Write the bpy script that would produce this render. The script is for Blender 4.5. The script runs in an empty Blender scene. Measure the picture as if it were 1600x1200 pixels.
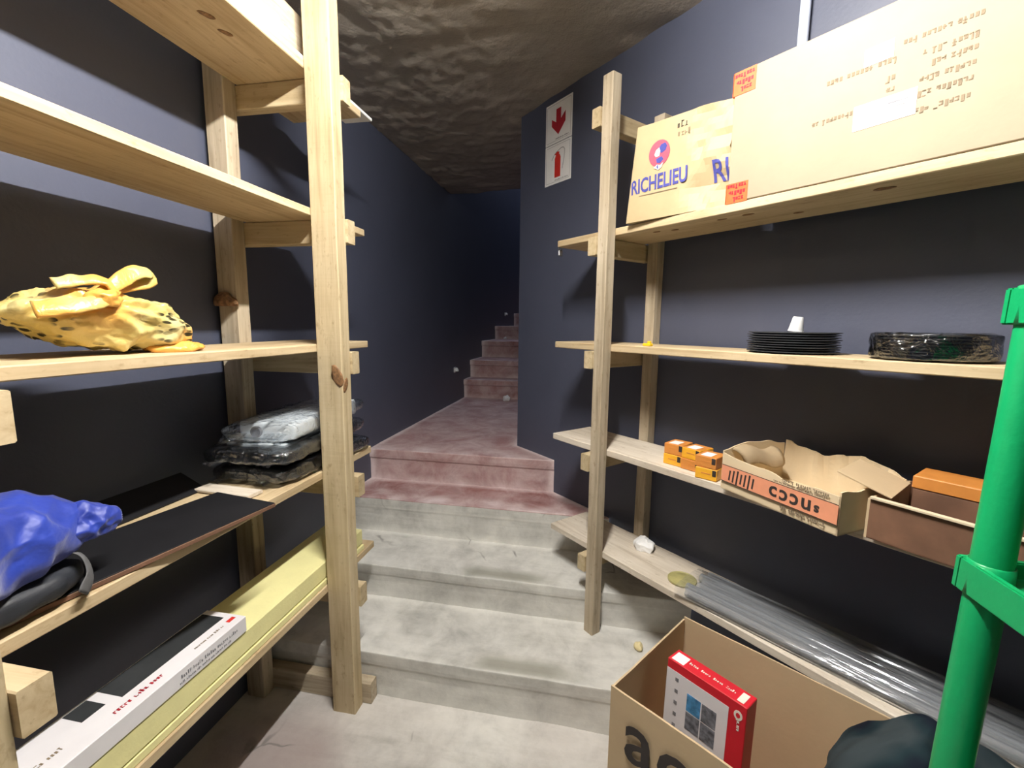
import bpy, bmesh, math, random
from mathutils import Matrix, Vector, noise
random.seed(7)
scene = bpy.context.scene
COL = scene.collection

# ------------------------------------------------------------------ camera
F_PX, PITCH, ROLL = 699.18, 0.13288, 0.01159
YL, YR = 0.186507, -0.618615            # headings of the left and of the right wall
cam_d = bpy.data.cameras.new('camera')
cam = bpy.data.objects.new('camera', cam_d)
COL.objects.link(cam)
cam_d.sensor_fit = 'HORIZONTAL'
cam_d.sensor_width = 36.0
cam_d.lens = F_PX / 1600.0 * 36.0
cam_d.clip_start = 0.02
fw = Vector((0, math.cos(PITCH), -math.sin(PITCH)))
rt = Vector((1, 0, 0))
up = rt.cross(fw)
c_, s_ = math.cos(ROLL), math.sin(ROLL)
rt, up = c_ * rt + s_ * up, -s_ * rt + c_ * up
cam.matrix_world = Matrix(((rt.x, up.x, -fw.x, 0), (rt.y, up.y, -fw.y, 0), (rt.z, up.z, -fw.z, 1.45), (0, 0, 0, 1)))
scene.camera = cam

# ------------------------------------------------------------------ world, exposure
w = bpy.data.worlds.new('world')
scene.world = w
w.use_nodes = True
w.node_tree.nodes['Background'].inputs[0].default_value = (0.5, 0.55, 0.7, 1)
w.node_tree.nodes['Background'].inputs[1].default_value = 3.0
scene.view_settings.view_transform = 'Standard'
scene.view_settings.look = 'None'
scene.view_settings.gamma = 1.0
scene.view_settings.use_curve_mapping = False
scene.view_settings.exposure = 0.22
TUBE_POWER = 900.0

# ------------------------------------------------------------------ frames of the two walls
sy, cy = math.sin(YL), math.cos(YL)
FL = Matrix(((sy, -cy, 0, 0), (cy, sy, 0, 0), (0, 0, 1, 0), (0, 0, 0, 1)))   # x along the left wall, y towards that wall
sy, cy = math.sin(YR), math.cos(YR)
FR = Matrix(((sy, -cy, 0, 0), (cy, sy, 0, 0), (0, 0, 1, 0), (0, 0, 0, 1)))   # x along the right wall, y into the aisle
T = Matrix.Translation
def RX(d): return Matrix.Rotation(math.radians(d), 4, 'X')
def RY(d): return Matrix.Rotation(math.radians(d), 4, 'Y')
def RZ(d): return Matrix.Rotation(math.radians(d), 4, 'Z')
FACE_R = Matrix(((-1, 0, 0, 0), (0, 0, 1, 0), (0, 1, 0, 0), (0, 0, 0, 1)))   # print on a face that looks at the aisle, right rack
FACE_L = Matrix(((1, 0, 0, 0), (0, 0, -1, 0), (0, 1, 0, 0), (0, 0, 0, 1)))   # the same on the left rack

# ------------------------------------------------------------------ materials
MATS = {}
def new_mat(name):
    m = bpy.data.materials.new(name)
    m.use_nodes = True
    nt = m.node_tree
    return m, nt, nt.nodes['Principled BSDF']
def N(nt, kind, **kw):
    n = nt.nodes.new(kind)
    for k, v in kw.items():
        setattr(n, k, v)
    return n
def ramp(nt, fac, stops):
    r = N(nt, 'ShaderNodeValToRGB')
    e = r.color_ramp.elements
    e[0].position, e[0].color = stops[0][0], (*stops[0][1], 1)
    e[1].position, e[1].color = stops[-1][0], (*stops[-1][1], 1)
    for p_, c in stops[1:-1]:
        x = e.new(p_)
        x.color = (*c, 1)
    nt.links.new(fac, r.inputs[0])
    return r.outputs[0]
def mapped(nt, scale, rnd=True, coord='Object'):
    tc = N(nt, 'ShaderNodeTexCoord')
    mp = N(nt, 'ShaderNodeMapping')
    mp.inputs['Scale'].default_value = scale
    nt.links.new(tc.outputs[coord], mp.inputs[0])
    if rnd:
        oi = N(nt, 'ShaderNodeObjectInfo')
        mu = N(nt, 'ShaderNodeMath', operation='MULTIPLY')
        mu.inputs[1].default_value = 37.0
        nt.links.new(oi.outputs['Random'], mu.inputs[0])
        nt.links.new(mu.outputs[0], mp.inputs['Location'])
    return mp.outputs[0]
def noise_n(nt, vec, scale, detail=4, rough=0.55, dist=0.0):
    n = N(nt, 'ShaderNodeTexNoise')
    n.inputs['Scale'].default_value = scale
    n.inputs['Detail'].default_value = detail
    n.inputs['Roughness'].default_value = rough
    n.inputs['Distortion'].default_value = dist
    nt.links.new(vec, n.inputs['Vector'])
    return n.outputs[0]
def bump(nt, b, h, strength, dist=0.01):
    bm = N(nt, 'ShaderNodeBump')
    bm.inputs['Strength'].default_value = strength
    bm.inputs['Distance'].default_value = dist
    nt.links.new(h, bm.inputs['Height'])
    nt.links.new(bm.outputs[0], b.inputs['Normal'])
def mixc(nt, fac, a, b, blend='MIX'):
    m = N(nt, 'ShaderNodeMix', data_type='RGBA', blend_type=blend)
    for sock, v in ((m.inputs[0], fac), (m.inputs[6], a), (m.inputs[7], b)):
        if isinstance(v, (int, float)):
            sock.default_value = v
        elif isinstance(v, tuple):
            sock.default_value = (*v, 1)
        else:
            nt.links.new(v, sock)
    return m.outputs[2]
def wood(name, light, mid, dark, rough=0.62):
    m, nt, b = new_mat(name)
    v = mapped(nt, (1.6, 26, 26))
    g = noise_n(nt, v, 1.6, 5, 0.6, 0.6)
    col = ramp(nt, g, [(0.28, dark), (0.48, mid), (0.68, light)])
    v2 = mapped(nt, (3, 5, 5))
    blot = noise_n(nt, v2, 1.2, 3, 0.5)
    bl = ramp(nt, blot, [(0.3, (0.78, 0.75, 0.70)), (0.6, (1, 1, 1))])
    col = mixc(nt, 0.8, col, bl, 'MULTIPLY')
    sk = noise_n(nt, mapped(nt, (14, 30, 30)), 2.2, 3, 0.6)
    col = mixc(nt, 0.55, col, ramp(nt, sk, [(0.26, (0.55, 0.47, 0.38)), (0.40, (1, 1, 1))]), 'MULTIPLY')
    v3 = mapped(nt, (60, 7, 7))
    saw = noise_n(nt, v3, 1.0, 2, 0.5)
    nt.links.new(col, b.inputs['Base Color'])
    b.inputs['Roughness'].default_value = rough
    bump(nt, b, saw, 0.25, 0.003)
    return m
def plain(name, col, rough=0.6, var=0.12, scale=6.0, bmp=0.0, bscale=40.0, metallic=0.0, spec=0.5, coat=0.0):
    m, nt, b = new_mat(name)
    v = mapped(nt, (1, 1, 1))
    n = noise_n(nt, v, scale, 4, 0.6)
    lo = tuple(c * (1 - var) for c in col)
    hi = tuple(min(1, c * (1 + var)) for c in col)
    nt.links.new(ramp(nt, n, [(0.3, lo), (0.7, hi)]), b.inputs['Base Color'])
    b.inputs['Roughness'].default_value = rough
    b.inputs['Metallic'].default_value = metallic
    b.inputs['Specular IOR Level'].default_value = spec
    b.inputs['Coat Weight'].default_value = coat
    if bmp:
        bump(nt, b, noise_n(nt, v, bscale, 3, 0.5), bmp, 0.004)
    return m

M = {}
M['pine'] = wood('pine_boards', (0.66, 0.53, 0.34), (0.58, 0.45, 0.275), (0.45, 0.32, 0.175))
M['pine_post'] = wood('rough_sawn_pine', (0.63, 0.52, 0.34), (0.55, 0.44, 0.27), (0.41, 0.315, 0.18), 0.7)
M['pine_grey'] = wood('weathered_pine', (0.58, 0.50, 0.38), (0.48, 0.40, 0.29), (0.32, 0.26, 0.18), 0.75)
M['pine_dusty'] = wood('dusty_pine', (0.76, 0.69, 0.59), (0.68, 0.60, 0.50), (0.52, 0.44, 0.35), 0.75)
M['knot'] = plain('wood_knot', (0.22, 0.115, 0.05), 0.65, 0.6, 90)
M['navy'] = plain('navy_wall_paint', (0.068, 0.076, 0.115), 0.5, 0.05, 3, 0.12, 90)
M['card'] = plain('cardboard', (0.56, 0.42, 0.26), 0.75, 0.06, 5, 0.1, 80)
M['card_light'] = plain('light_cardboard', (0.66, 0.53, 0.35), 0.75, 0.06, 5, 0.1, 80)
M['card_pale'] = plain('pale_cardboard', (0.37, 0.29, 0.20), 0.72, 0.06, 5, 0.1, 60)
M['card_yellow'] = plain('yellowish_cardboard', (0.46, 0.355, 0.20), 0.6, 0.07, 7, 0.1, 60)
M['card_dark'] = plain('dark_brown_cardboard', (0.17, 0.085, 0.05), 0.7, 0.3, 9)
M['card_edge'] = plain('raw_cardboard_edge', (0.66, 0.54, 0.38), 0.8, 0.1, 30)
M['black'] = plain('black_laminate', (0.011, 0.011, 0.013), 0.5, 0.2, 8, spec=0.25)
M['ink'] = plain('black_print', (0.03, 0.022, 0.02), 0.7, 0.2, 20)
M['ink_brown'] = plain('faded_brown_print', (0.24, 0.18, 0.115), 0.8, 0.15, 20)
M['blue_ink'] = plain('blue_print', (0.05, 0.055, 0.28), 0.7, 0.15, 40)
M['pink_ink'] = plain('pink_print', (0.60, 0.08, 0.13), 0.7, 0.12, 40)
M['white_ink'] = plain('white_print', (0.80, 0.76, 0.68), 0.7, 0.05, 40)
M['orange_tape'] = plain('orange_tape', (0.75, 0.14, 0.04), 0.4, 0.15, 40)
M['orange_card'] = plain('orange_carton', (0.62, 0.24, 0.05), 0.5, 0.12, 12)
M['salmon'] = plain('salmon_print', (0.75, 0.30, 0.17), 0.7, 0.08, 14)
M['yellow_card'] = plain('yellow_carton', (0.85, 0.42, 0.03), 0.45, 0.12, 14)
M['paper'] = plain('white_paper', (0.84, 0.84, 0.84), 0.55, 0.03, 14)
M['grey_print'] = plain('grey_print', (0.22, 0.22, 0.24), 0.6, 0.3, 40)
M['white_box'] = plain('white_carton', (0.76, 0.74, 0.77), 0.5, 0.05, 8)
M['red'] = plain('red_carton', (0.62, 0.02, 0.035), 0.4, 0.1, 9)
M['red_ink'] = plain('red_print', (0.42, 0.015, 0.03), 0.5, 0.1, 20)
M['bright_red'] = plain('bright_red_print', (0.62, 0.03, 0.02), 0.5, 0.1, 20)
M['photo_grey'] = plain('photo_print', (0.16, 0.17, 0.20), 0.5, 0.7, 60)
M['photo_blue'] = plain('photo_print_blue', (0.07, 0.25, 0.48), 0.5, 0.6, 50)
M['foam'] = plain('yellow_foam', (0.82, 0.77, 0.38), 0.85, 0.05, 10, 0.2, 120)
M['green'] = plain('green_plastic', (0.004, 0.30, 0.10), 0.35, 0.06, 4, 0.08, 150)
M['black_plastic'] = plain('black_plastic', (0.040, 0.043, 0.046), 0.26, 0.2, 9)
M['white_plastic'] = plain('white_plastic', (0.82, 0.82, 0.82), 0.4, 0.03, 9)
M['conduit'] = plain('white_conduit', (0.62, 0.68, 0.82), 0.4, 0.04, 9)
M['steel'] = plain('dull_steel', (0.45, 0.45, 0.46), 0.4, 0.15, 30, metallic=0.9)
M['yellow_plastic'] = plain('yellow_plastic', (0.85, 0.55, 0.02), 0.4, 0.08, 20)
M['pack_black'] = plain('black_fabric_pack', (0.016, 0.018, 0.022), 0.6, 0.3, 14)
M['pack_white'] = plain('white_pack', (0.82, 0.85, 0.88), 0.5, 0.05, 10)
M['strap'] = plain('grey_webbing', (0.10, 0.10, 0.105), 0.8, 0.2, 60)
M['dark_bag'] = plain('black_nylon', (0.018, 0.02, 0.026), 0.55, 0.4, 8, 0.3, 60)
M['cream'] = plain('cream_scrap', (0.80, 0.68, 0.38), 0.7, 0.1, 30)
M['lens_olive'] = plain('olive_tin', (0.42, 0.38, 0.16), 0.35, 0.35, 14)
M['housing'] = plain('white_enamel', (0.8, 0.8, 0.8), 0.4, 0.03, 9)

# the blue nylon bag: woven sheen
m, nt, b = new_mat('blue_nylon')
v = mapped(nt, (1, 1, 1), False)
nt.links.new(ramp(nt, noise_n(nt, v, 7, 4), [(0.3, (0.006, 0.018, 0.20)), (0.7, (0.014, 0.045, 0.38))]), b.inputs['Base Color'])
b.inputs['Roughness'].default_value = 0.5
b.inputs['Sheen Weight'].default_value = 0.3
bump(nt, b, noise_n(nt, v, 26, 3), 0.35, 0.01)
M['blue_nylon'] = m

# the dark patterned bag beside the green shelf
m, nt, b = new_mat('dark_teal_fabric')
v = mapped(nt, (1, 1, 1), False)
nt.links.new(ramp(nt, noise_n(nt, v, 6, 2, 0.5, 0.4), [(0.40, (0.004, 0.006, 0.014)), (0.48, (0.010, 0.022, 0.028)), (0.60, (0.034, 0.046, 0.052))]), b.inputs['Base Color'])
b.inputs['Roughness'].default_value = 0.9
b.inputs['Specular IOR Level'].default_value = 0.15
M['teal_fabric'] = m

# yellow carrier bag with black print
m, nt, b = new_mat('yellow_carrier_plastic')
v = mapped(nt, (1, 1, 1), False)
base = ramp(nt, noise_n(nt, v, 9, 3, 0.5, 0.3), [(0.36, (0.60, 0.45, 0.13)), (0.50, (0.66, 0.53, 0.19)), (0.66, (0.66, 0.57, 0.28))])
oa = N(nt, 'ShaderNodeAttribute', attribute_name='orange')
base = mixc(nt, oa.outputs['Fac'], base, (0.74, 0.36, 0.07))
vo = N(nt, 'ShaderNodeTexVoronoi')
vo.inputs['Scale'].default_value = 66
mp = N(nt, 'ShaderNodeMapping')
mp.inputs['Rotation'].default_value = (0.3, 0.5, 0)
mp.inputs['Scale'].default_value = (0.45, 1, 1.3)
nt.links.new(v, mp.inputs[0])
nt.links.new(mp.outputs[0], vo.inputs['Vector'])
marks = ramp(nt, vo.outputs['Distance'], [(0.38, (1, 1, 1)), (0.46, (0, 0, 0))])
at = N(nt, 'ShaderNodeAttribute', attribute_name='print')
pm = N(nt, 'ShaderNodeMath', operation='MULTIPLY')
nt.links.new(marks, pm.inputs[0])
nt.links.new(at.outputs['Fac'], pm.inputs[1])
nt.links.new(mixc(nt, pm.outputs[0], base, (0.03, 0.025, 0.01)), b.inputs['Base Color'])
b.inputs['Roughness'].default_value = 0.36
bump(nt, b, noise_n(nt, v, 30, 3, 0.5, 1.5), 0.3, 0.01)
M['yellow_bag'] = m

# clear film and clear tubes
def film(name, tint, base_fac, rough, grey=0.0, mscale=(1, 1, 1)):
    m, nt, b = new_mat(name)
    nt.nodes.remove(b)
    out = [n for n in nt.nodes if n.type == 'OUTPUT_MATERIAL'][0]
    tr = N(nt, 'ShaderNodeBsdfTransparent')
    tr.inputs[0].default_value = (*tint, 1)
    gl = N(nt, 'ShaderNodeBsdfGlossy')
    gl.inputs['Roughness'].default_value = rough
    gl.inputs['Color'].default_value = (0.95, 0.97, 1, 1)
    lw = N(nt, 'ShaderNodeFresnel')
    lw.inputs[0].default_value = 1.5
    ad = N(nt, 'ShaderNodeMath', operation='ADD', use_clamp=True)
    ad.inputs[1].default_value = base_fac
    nt.links.new(lw.outputs[0], ad.inputs[0])
    bm = N(nt, 'ShaderNodeBump')
    bm.inputs['Strength'].default_value = 0.9
    bm.inputs['Distance'].default_value = 0.012
    v = mapped(nt, mscale)
    nt.links.new(noise_n(nt, v, 24, 3, 0.6, 1.0), bm.inputs['Height'])
    nt.links.new(bm.outputs[0], gl.inputs['Normal'])
    nt.links.new(bm.outputs[0], lw.inputs['Normal'])
    mx = N(nt, 'ShaderNodeMixShader')
    nt.links.new(ad.outputs[0], mx.inputs[0])
    nt.links.new(tr.outputs[0], mx.inputs[1])
    nt.links.new(gl.outputs[0], mx.inputs[2])
    last = mx.outputs[0]
    if grey:
        df = N(nt, 'ShaderNodeBsdfDiffuse')
        df.inputs[0].default_value = (0.62, 0.63, 0.65, 1)
        m2 = N(nt, 'ShaderNodeMixShader')
        m2.inputs[0].default_value = grey
        nt.links.new(last, m2.inputs[1])
        nt.links.new(df.outputs[0], m2.inputs[2])
        last = m2.outputs[0]
    nt.links.new(last, out.inputs[0])
    return m
M['film'] = film('clear_film', (0.93, 0.95, 0.96), 0.14, 0.17)
M['clear_tube'] = film('clear_plastic_tube', (0.86, 0.87, 0.88), 0.05, 0.10, 0.22, (0.06, 1, 1))
M['long_film'] = film('clear_film_sleeve', (0.95, 0.96, 0.97), 0.04, 0.12, 0.05, (0.08, 1, 1))

# rough ceiling paint
m, nt, b = new_mat('rough_brown_grey_ceiling')
v = mapped(nt, (1, 1, 1), False)
nt.links.new(ramp(nt, noise_n(nt, v, 2.5, 5), [(0.3, (0.29, 0.255, 0.215)), (0.7, (0.38, 0.335, 0.285))]), b.inputs['Base Color'])
b.inputs['Roughness'].default_value = 0.27
bump(nt, b, noise_n(nt, v, 26, 6, 0.7), 0.6, 0.012)
M['ceiling'] = m

# stairs: bare concrete and worn red floor paint, dust in the attribute 'dust'
def stair_mat(name, red):
    m, nt, b = new_mat(name)
    v = mapped(nt, (1, 1, 1), False)
    big = noise_n(nt, v, 2.6, 5, 0.6, 0.4)
    fine = noise_n(nt, v, 17, 5, 0.65)
    if red:
        col = ramp(nt, big, [(0.3, (0.20, 0.055, 0.05)), (0.7, (0.33, 0.11, 0.095))])
        dust = (0.72, 0.60, 0.60)
    else:
        col = ramp(nt, big, [(0.30, (0.36, 0.355, 0.34)), (0.50, (0.56, 0.55, 0.52)), (0.70, (0.70, 0.69, 0.65))])
        dust = (0.86, 0.845, 0.80)
    sp = ramp(nt, fine, [(0.30, (0.72, 0.72, 0.72)), (0.55, (1, 1, 1))])
    col = mixc(nt, 0.7, col, sp, 'MULTIPLY')
    if not red:
        sc = noise_n(nt, mapped(nt, (9, 1.6, 14), False), 2.0, 5, 0.65, 0.3)
        col = mixc(nt, 0.6, col, ramp(nt, sc, [(0.32, (0.62, 0.62, 0.60)), (0.55, (1, 1, 1))]), 'MULTIPLY')
    at = N(nt, 'ShaderNodeAttribute', attribute_name='dust')
    nz = ramp(nt, noise_n(nt, v, 6, 6, 0.7, 0.5), [(0.33, (0, 0, 0)), (0.68, (1, 1, 1))])
    a2 = N(nt, 'ShaderNodeMath', operation='MULTIPLY_ADD', use_clamp=True)
    nt.links.new(nz, a2.inputs[0])
    a2.inputs[1].default_value = 0.55 if red else 0.45
    nt.links.new(at.outputs['Fac'], a2.inputs[2])
    col = mixc(nt, a2.outputs[0], col, dust)
    if not red:
        st = N(nt, 'ShaderNodeAttribute', attribute_name='stain')
        col = mixc(nt, st.outputs['Fac'], col, (0.30, 0.235, 0.225))
        vc = N(nt, 'ShaderNodeTexVoronoi', feature='DISTANCE_TO_EDGE')
        vc.inputs['Scale'].default_value = 2.6
        wv = N(nt, 'ShaderNodeMix', data_type='VECTOR')
        wv.inputs[0].default_value = 0.06
        nt.links.new(v, wv.inputs[4])
        nn3 = N(nt, 'ShaderNodeTexNoise')
        nn3.inputs['Scale'].default_value = 9
        nt.links.new(v, nn3.inputs['Vector'])
        nt.links.new(nn3.outputs['Color'], wv.inputs[5])
        nt.links.new(wv.outputs[1], vc.inputs['Vector'])
        cr = ramp(nt, vc.outputs['Distance'], [(0.004, (1, 1, 1)), (0.010, (0, 0, 0))])
        ck = N(nt, 'ShaderNodeMath', operation='MULTIPLY')
        nt.links.new(cr, ck.inputs[0])
        nt.links.new(ramp(nt, noise_n(nt, v, 3.1, 2), [(0.56, (0, 0, 0)), (0.62, (0.7, 0.7, 0.7))]), ck.inputs[1])
        col = mixc(nt, ck.outputs[0], col, (0.16, 0.15, 0.14))
        wt = N(nt, 'ShaderNodeAttribute', attribute_name='wet')
        col = mixc(nt, wt.outputs['Fac'], col, (0.25, 0.245, 0.20))
    nt.links.new(col, b.inputs['Base Color'])
    b.inputs['Roughness'].default_value = 0.6 if red else 0.75
    bump(nt, b, fine, 0.35, 0.006)
    return m
M['concrete'] = stair_mat('bare_concrete', False)
M['red_floor'] = stair_mat('worn_red_floor_paint', True)

m, nt, b = new_mat('lamp_tube')
b.inputs['Base Color'].default_value = (0.9, 0.9, 0.9, 1)
b.inputs['Emission Color'].default_value = (1.0, 0.97, 0.915, 1)
b.inputs['Emission Strength'].default_value = TUBE_POWER
M['tube'] = m

# ------------------------------------------------------------------ object helpers
W = {}
def place(o, Mw, parent=None):
    W[o.name] = Mw
    if parent is not None:
        o.parent = parent
        o.matrix_parent_inverse = Matrix.Identity(4)
        o.matrix_basis = W[parent.name].inverted() @ Mw
    else:
        o.matrix_basis = Mw
    return o
def tag(o, label=None, cat=None, group=None, kind=None):
    if label: o['label'] = label
    if cat: o['category'] = cat
    if group: o['group'] = group
    if kind: o['kind'] = kind
    return o
def thing(name, label, cat, Mw, group=None):
    o = bpy.data.objects.new(name, None)
    o.empty_display_size = 0.05
    COL.objects.link(o)
    place(o, Mw)
    return tag(o, label, cat, group)
def obj(name, bm, mat, Mw=Matrix.Identity(4), parent=None, smooth=False):
    me = bpy.data.meshes.new(name)
    bm.normal_update()
    bm.to_mesh(me)
    bm.free()
    for mm in (mat if isinstance(mat, (list, tuple)) else [mat]):
        me.materials.append(M[mm] if isinstance(mm, str) else mm)
    if smooth:
        for p in me.polygons:
            p.use_smooth = True
    o = bpy.data.objects.new(name, me)
    COL.objects.link(o)
    return place(o, Mw, parent)
def sub_copy(src, Mw, parent):
    c = src.copy()
    COL.objects.link(c)
    return place(c, Mw, parent)
def add_box(bm, c, size, mi=0):
    r = bmesh.ops.create_cube(bm, size=1.0, matrix=T(Vector(c)) @ Matrix.Diagonal((*size, 1)))
    fs = {f for v_ in r['verts'] for f in v_.link_faces}
    for f in fs: f.material_index = mi
    return r['verts']
def box_bm(size, bevel=0.0, c=(0, 0, 0), segs=1):
    bm = bmesh.new()
    add_box(bm, c, size)
    if bevel:
        bmesh.ops.bevel(bm, geom=list(bm.edges), offset=bevel, segments=segs, affect='EDGES', profile=0.7)
    return bm
def beam_bm(l, wd, t, seed=0, rough=0.0012, bevel=0.0025):
    """a sawn timber, its length along local x, with slightly uneven faces"""
    bm = bmesh.new()
    n = max(2, int(l / 0.12))
    rows = []
    prof = []
    hw, ht = wd / 2, t / 2
    for a, b_ in ((-1, -1), (1, -1), (1, 1), (-1, 1)):
        if (a, b_) in ((-1, -1), (1, 1)):
            prof += [(a * hw, b_ * (ht - bevel)), (a * (hw - bevel), b_ * ht)] if (a, b_) == (-1, -1) else [(a * hw, b_ * (ht - bevel)), (a * (hw - bevel), b_ * ht)]
        else:
            prof += [(a * (hw - bevel), b_ * ht), (a * hw, b_ * (ht - bevel))]
    prof = sorted(set(prof), key=lambda q: math.atan2(q[1] / ht, q[0] / hw))
    for i in range(n + 1):
        x = -l / 2 + l * i / n
        rows.append([bm.verts.new((x, y + rough * noise.noise((x * 5, y * 20, seed)), z + rough * noise.noise((x * 5, z * 20, seed + 9)))) for y, z in prof])
    k = len(prof)
    for i in range(n):
        for j in range(k):
            bm.faces.new((rows[i][j], rows[i][(j + 1) % k], rows[i + 1][(j + 1) % k], rows[i + 1][j]))
    bm.faces.new(rows[0]); bm.faces.new(list(reversed(rows[-1])))
    bmesh.ops.recalc_face_normals(bm, faces=bm.faces)
    return bm
_sd = [0]
def beam(name, parent, frame, lo, hi, axis, mat):
    """a timber filling the box lo..hi of a wall frame; grain along axis"""
    _sd[0] += 1
    lo, hi = Vector(lo), Vector(hi)
    c, d = (lo + hi) / 2, hi - lo
    if axis == 'x':
        bm, R = beam_bm(d.x, d.y, d.z, _sd[0]), Matrix.Identity(4)
    elif axis == 'y':
        bm, R = beam_bm(d.y, d.x, d.z, _sd[0]), RZ(90)
    else:
        bm, R = beam_bm(d.z, d.y, d.x, _sd[0]), RY(-90)
    return obj(name, bm, mat, frame @ T(c) @ R, parent)
def lathe_bm(profile, seg=32, cap=True):
    bm = bmesh.new()
    rings = []
    for r, z in profile:
        rings.append([bm.verts.new((r * math.cos(2 * math.pi * k / seg), r * math.sin(2 * math.pi * k / seg), z)) for k in range(seg)])
    for i in range(len(rings) - 1):
        for k in range(seg):
            bm.faces.new((rings[i][k], rings[i][(k + 1) % seg], rings[i + 1][(k + 1) % seg], rings[i + 1][k]))
    if cap:
        bm.faces.new(list(reversed(rings[0]))); bm.faces.new(rings[-1])
    return bm
def sweep_bm(pts, rad, seg=10, flat=1.0, updir=Vector((0, 0, 1)), closed=False):
    bm = bmesh.new()
    pts = [Vector(p) for p in pts]
    rings = []
    n = len(pts)
    for i, p in enumerate(pts):
        a = pts[(i - 1) % n] if (closed or i > 0) else p
        b_ = pts[(i + 1) % n] if (closed or i < n - 1) else p
        t = (b_ - a).normalized()
        u = updir - t * updir.dot(t)
        if u.length < 1e-4: u = Vector((1, 0, 0)) - t * t.x
        u.normalize()
        s = t.cross(u)
        r = rad(i / (n - 1)) if callable(rad) else rad
        rings.append([bm.verts.new(p + s * r * math.cos(2 * math.pi * k / seg) + u * r * flat * math.sin(2 * math.pi * k / seg)) for k in range(seg)])
    for i in range(n if closed else n - 1):
        A, B = rings[i], rings[(i + 1) % n]
        for k in range(seg):
            bm.faces.new((A[k], A[(k + 1) % seg], B[(k + 1) % seg], B[k]))
    if not closed:
        bm.faces.new(list(reversed(rings[0]))); bm.faces.new(rings[-1])
    bmesh.ops.recalc_face_normals(bm, faces=bm.faces)
    return bm
def smooth_path(pts, n=24):
    """Catmull-Rom through pts"""
    pts = [Vector(p) for p in pts]
    P = [pts[0] * 2 - pts[1]] + pts + [pts[-1] * 2 - pts[-2]]
    out = []
    k = len(pts) - 1
    for i in range(n + 1):
        u = i / n * k
        j = min(int(u), k - 1)
        t = u - j
        a, b_, c, d = P[j], P[j + 1], P[j + 2], P[j + 3]
        out.append(0.5 * ((2 * b_) + (c - a) * t + (2 * a - 5 * b_ + 4 * c - d) * t * t + (3 * b_ - a - 3 * c + d) * t ** 3))
    return out
def ridge(p, s, seed):
    q = Vector(p) * s + Vector((seed * 3.1, seed * 1.7, seed * 5.3))
    return 1 - abs(noise.noise(q)) * 2
def crumple(q, sc, seed, stretch=(1, 1, 1)):
    v_ = Vector((q[0] * stretch[0], q[1] * stretch[1], q[2] * stretch[2])) * sc + Vector((seed * 2.3, seed * .7, seed * 4.1))
    v_ += Vector((noise.noise(v_ * .9), noise.noise(v_ * .9 + Vector((7, 0, 0))), noise.noise(v_ * .9 + Vector((0, 9, 0))))) * .35
    return noise.voronoi(v_)[0][0]
def blob_bm(size, seed, amp=0.03, scale=6.0, power=2.6, sub=5, flat=0.75, fine=0.3, shape=None, fold=0.0, fscale=9.0, stretch=(1, 1, 1)):
    """a slack bag: rounded, creased, flat underneath; z starts at 0"""
    bm = bmesh.new()
    bmesh.ops.create_icosphere(bm, subdivisions=sub, radius=1.0)
    a, b_, c = size[0] / 2, size[1] / 2, size[2] / 2
    for v_ in bm.verts:
        d = v_.co.normalized()
        k = (abs(d.x) ** power + abs(d.y) ** power + abs(d.z) ** power) ** (-1 / power)
        q = Vector((d.x * k * a, d.y * k * b_, d.z * k * c))
        h = ridge(q, scale, seed) * 0.6 + ridge(q, scale * 2.3, seed + 4) * fine + noise.noise(q * scale * 0.6 + Vector((seed, 0, 0))) * 0.6 - 0.35
        q += Vector((d.x, d.y, d.z * 1.0)) * h * amp
        if fold: q += d * fold * (crumple(q, fscale, seed, stretch) + .4 * crumple(q, fscale * 2.2, seed + 3, stretch) - .6)
        if shape: q = shape(q)
        q.z += c * flat
        if q.z < 0: q.z = 0.0 + 0.0005 * abs(noise.noise(q * 40))
        v_.co = q
    bmesh.ops.recalc_face_normals(bm, faces=bm.faces)
    return bm
def text(body, size, mat, Mw, parent, name='lettering', bold=0.0, align='CENTER', depth=0.0004, xs=1.0):
    cu = bpy.data.curves.new(name, 'FONT')
    cu.body, cu.size, cu.align_x, cu.align_y = body, size, align, 'CENTER'
    cu.offset = bold
    cu.extrude = depth
    cu.resolution_u = 3
    tmp = bpy.data.objects.new(name, cu)
    COL.objects.link(tmp)
    dg = bpy.context.evaluated_depsgraph_get()
    me = bpy.data.meshes.new_from_object(tmp.evaluated_get(dg))
    bpy.data.objects.remove(tmp)
    bpy.data.curves.remove(cu)
    for v_ in me.vertices: v_.co.x *= xs
    me.materials.clear()
    me.materials.append(M[mat])
    o = bpy.data.objects.new(name, me)
    COL.objects.link(o)
    return place(o, Mw, parent)
def poly_bm(pts, depth=0.0006):
    """flat print: polygon in local xy, a hair thick"""
    bm = bmesh.new()
    f = bm.faces.new([bm.verts.new((x, y, 0)) for x, y in pts])
    r = bmesh.ops.extrude_face_region(bm, geom=[f])
    for v_ in r['geom']:
        if isinstance(v_, bmesh.types.BMVert): v_.co.z += depth
    bmesh.ops.recalc_face_normals(bm, faces=bm.faces)
    return bm
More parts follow.
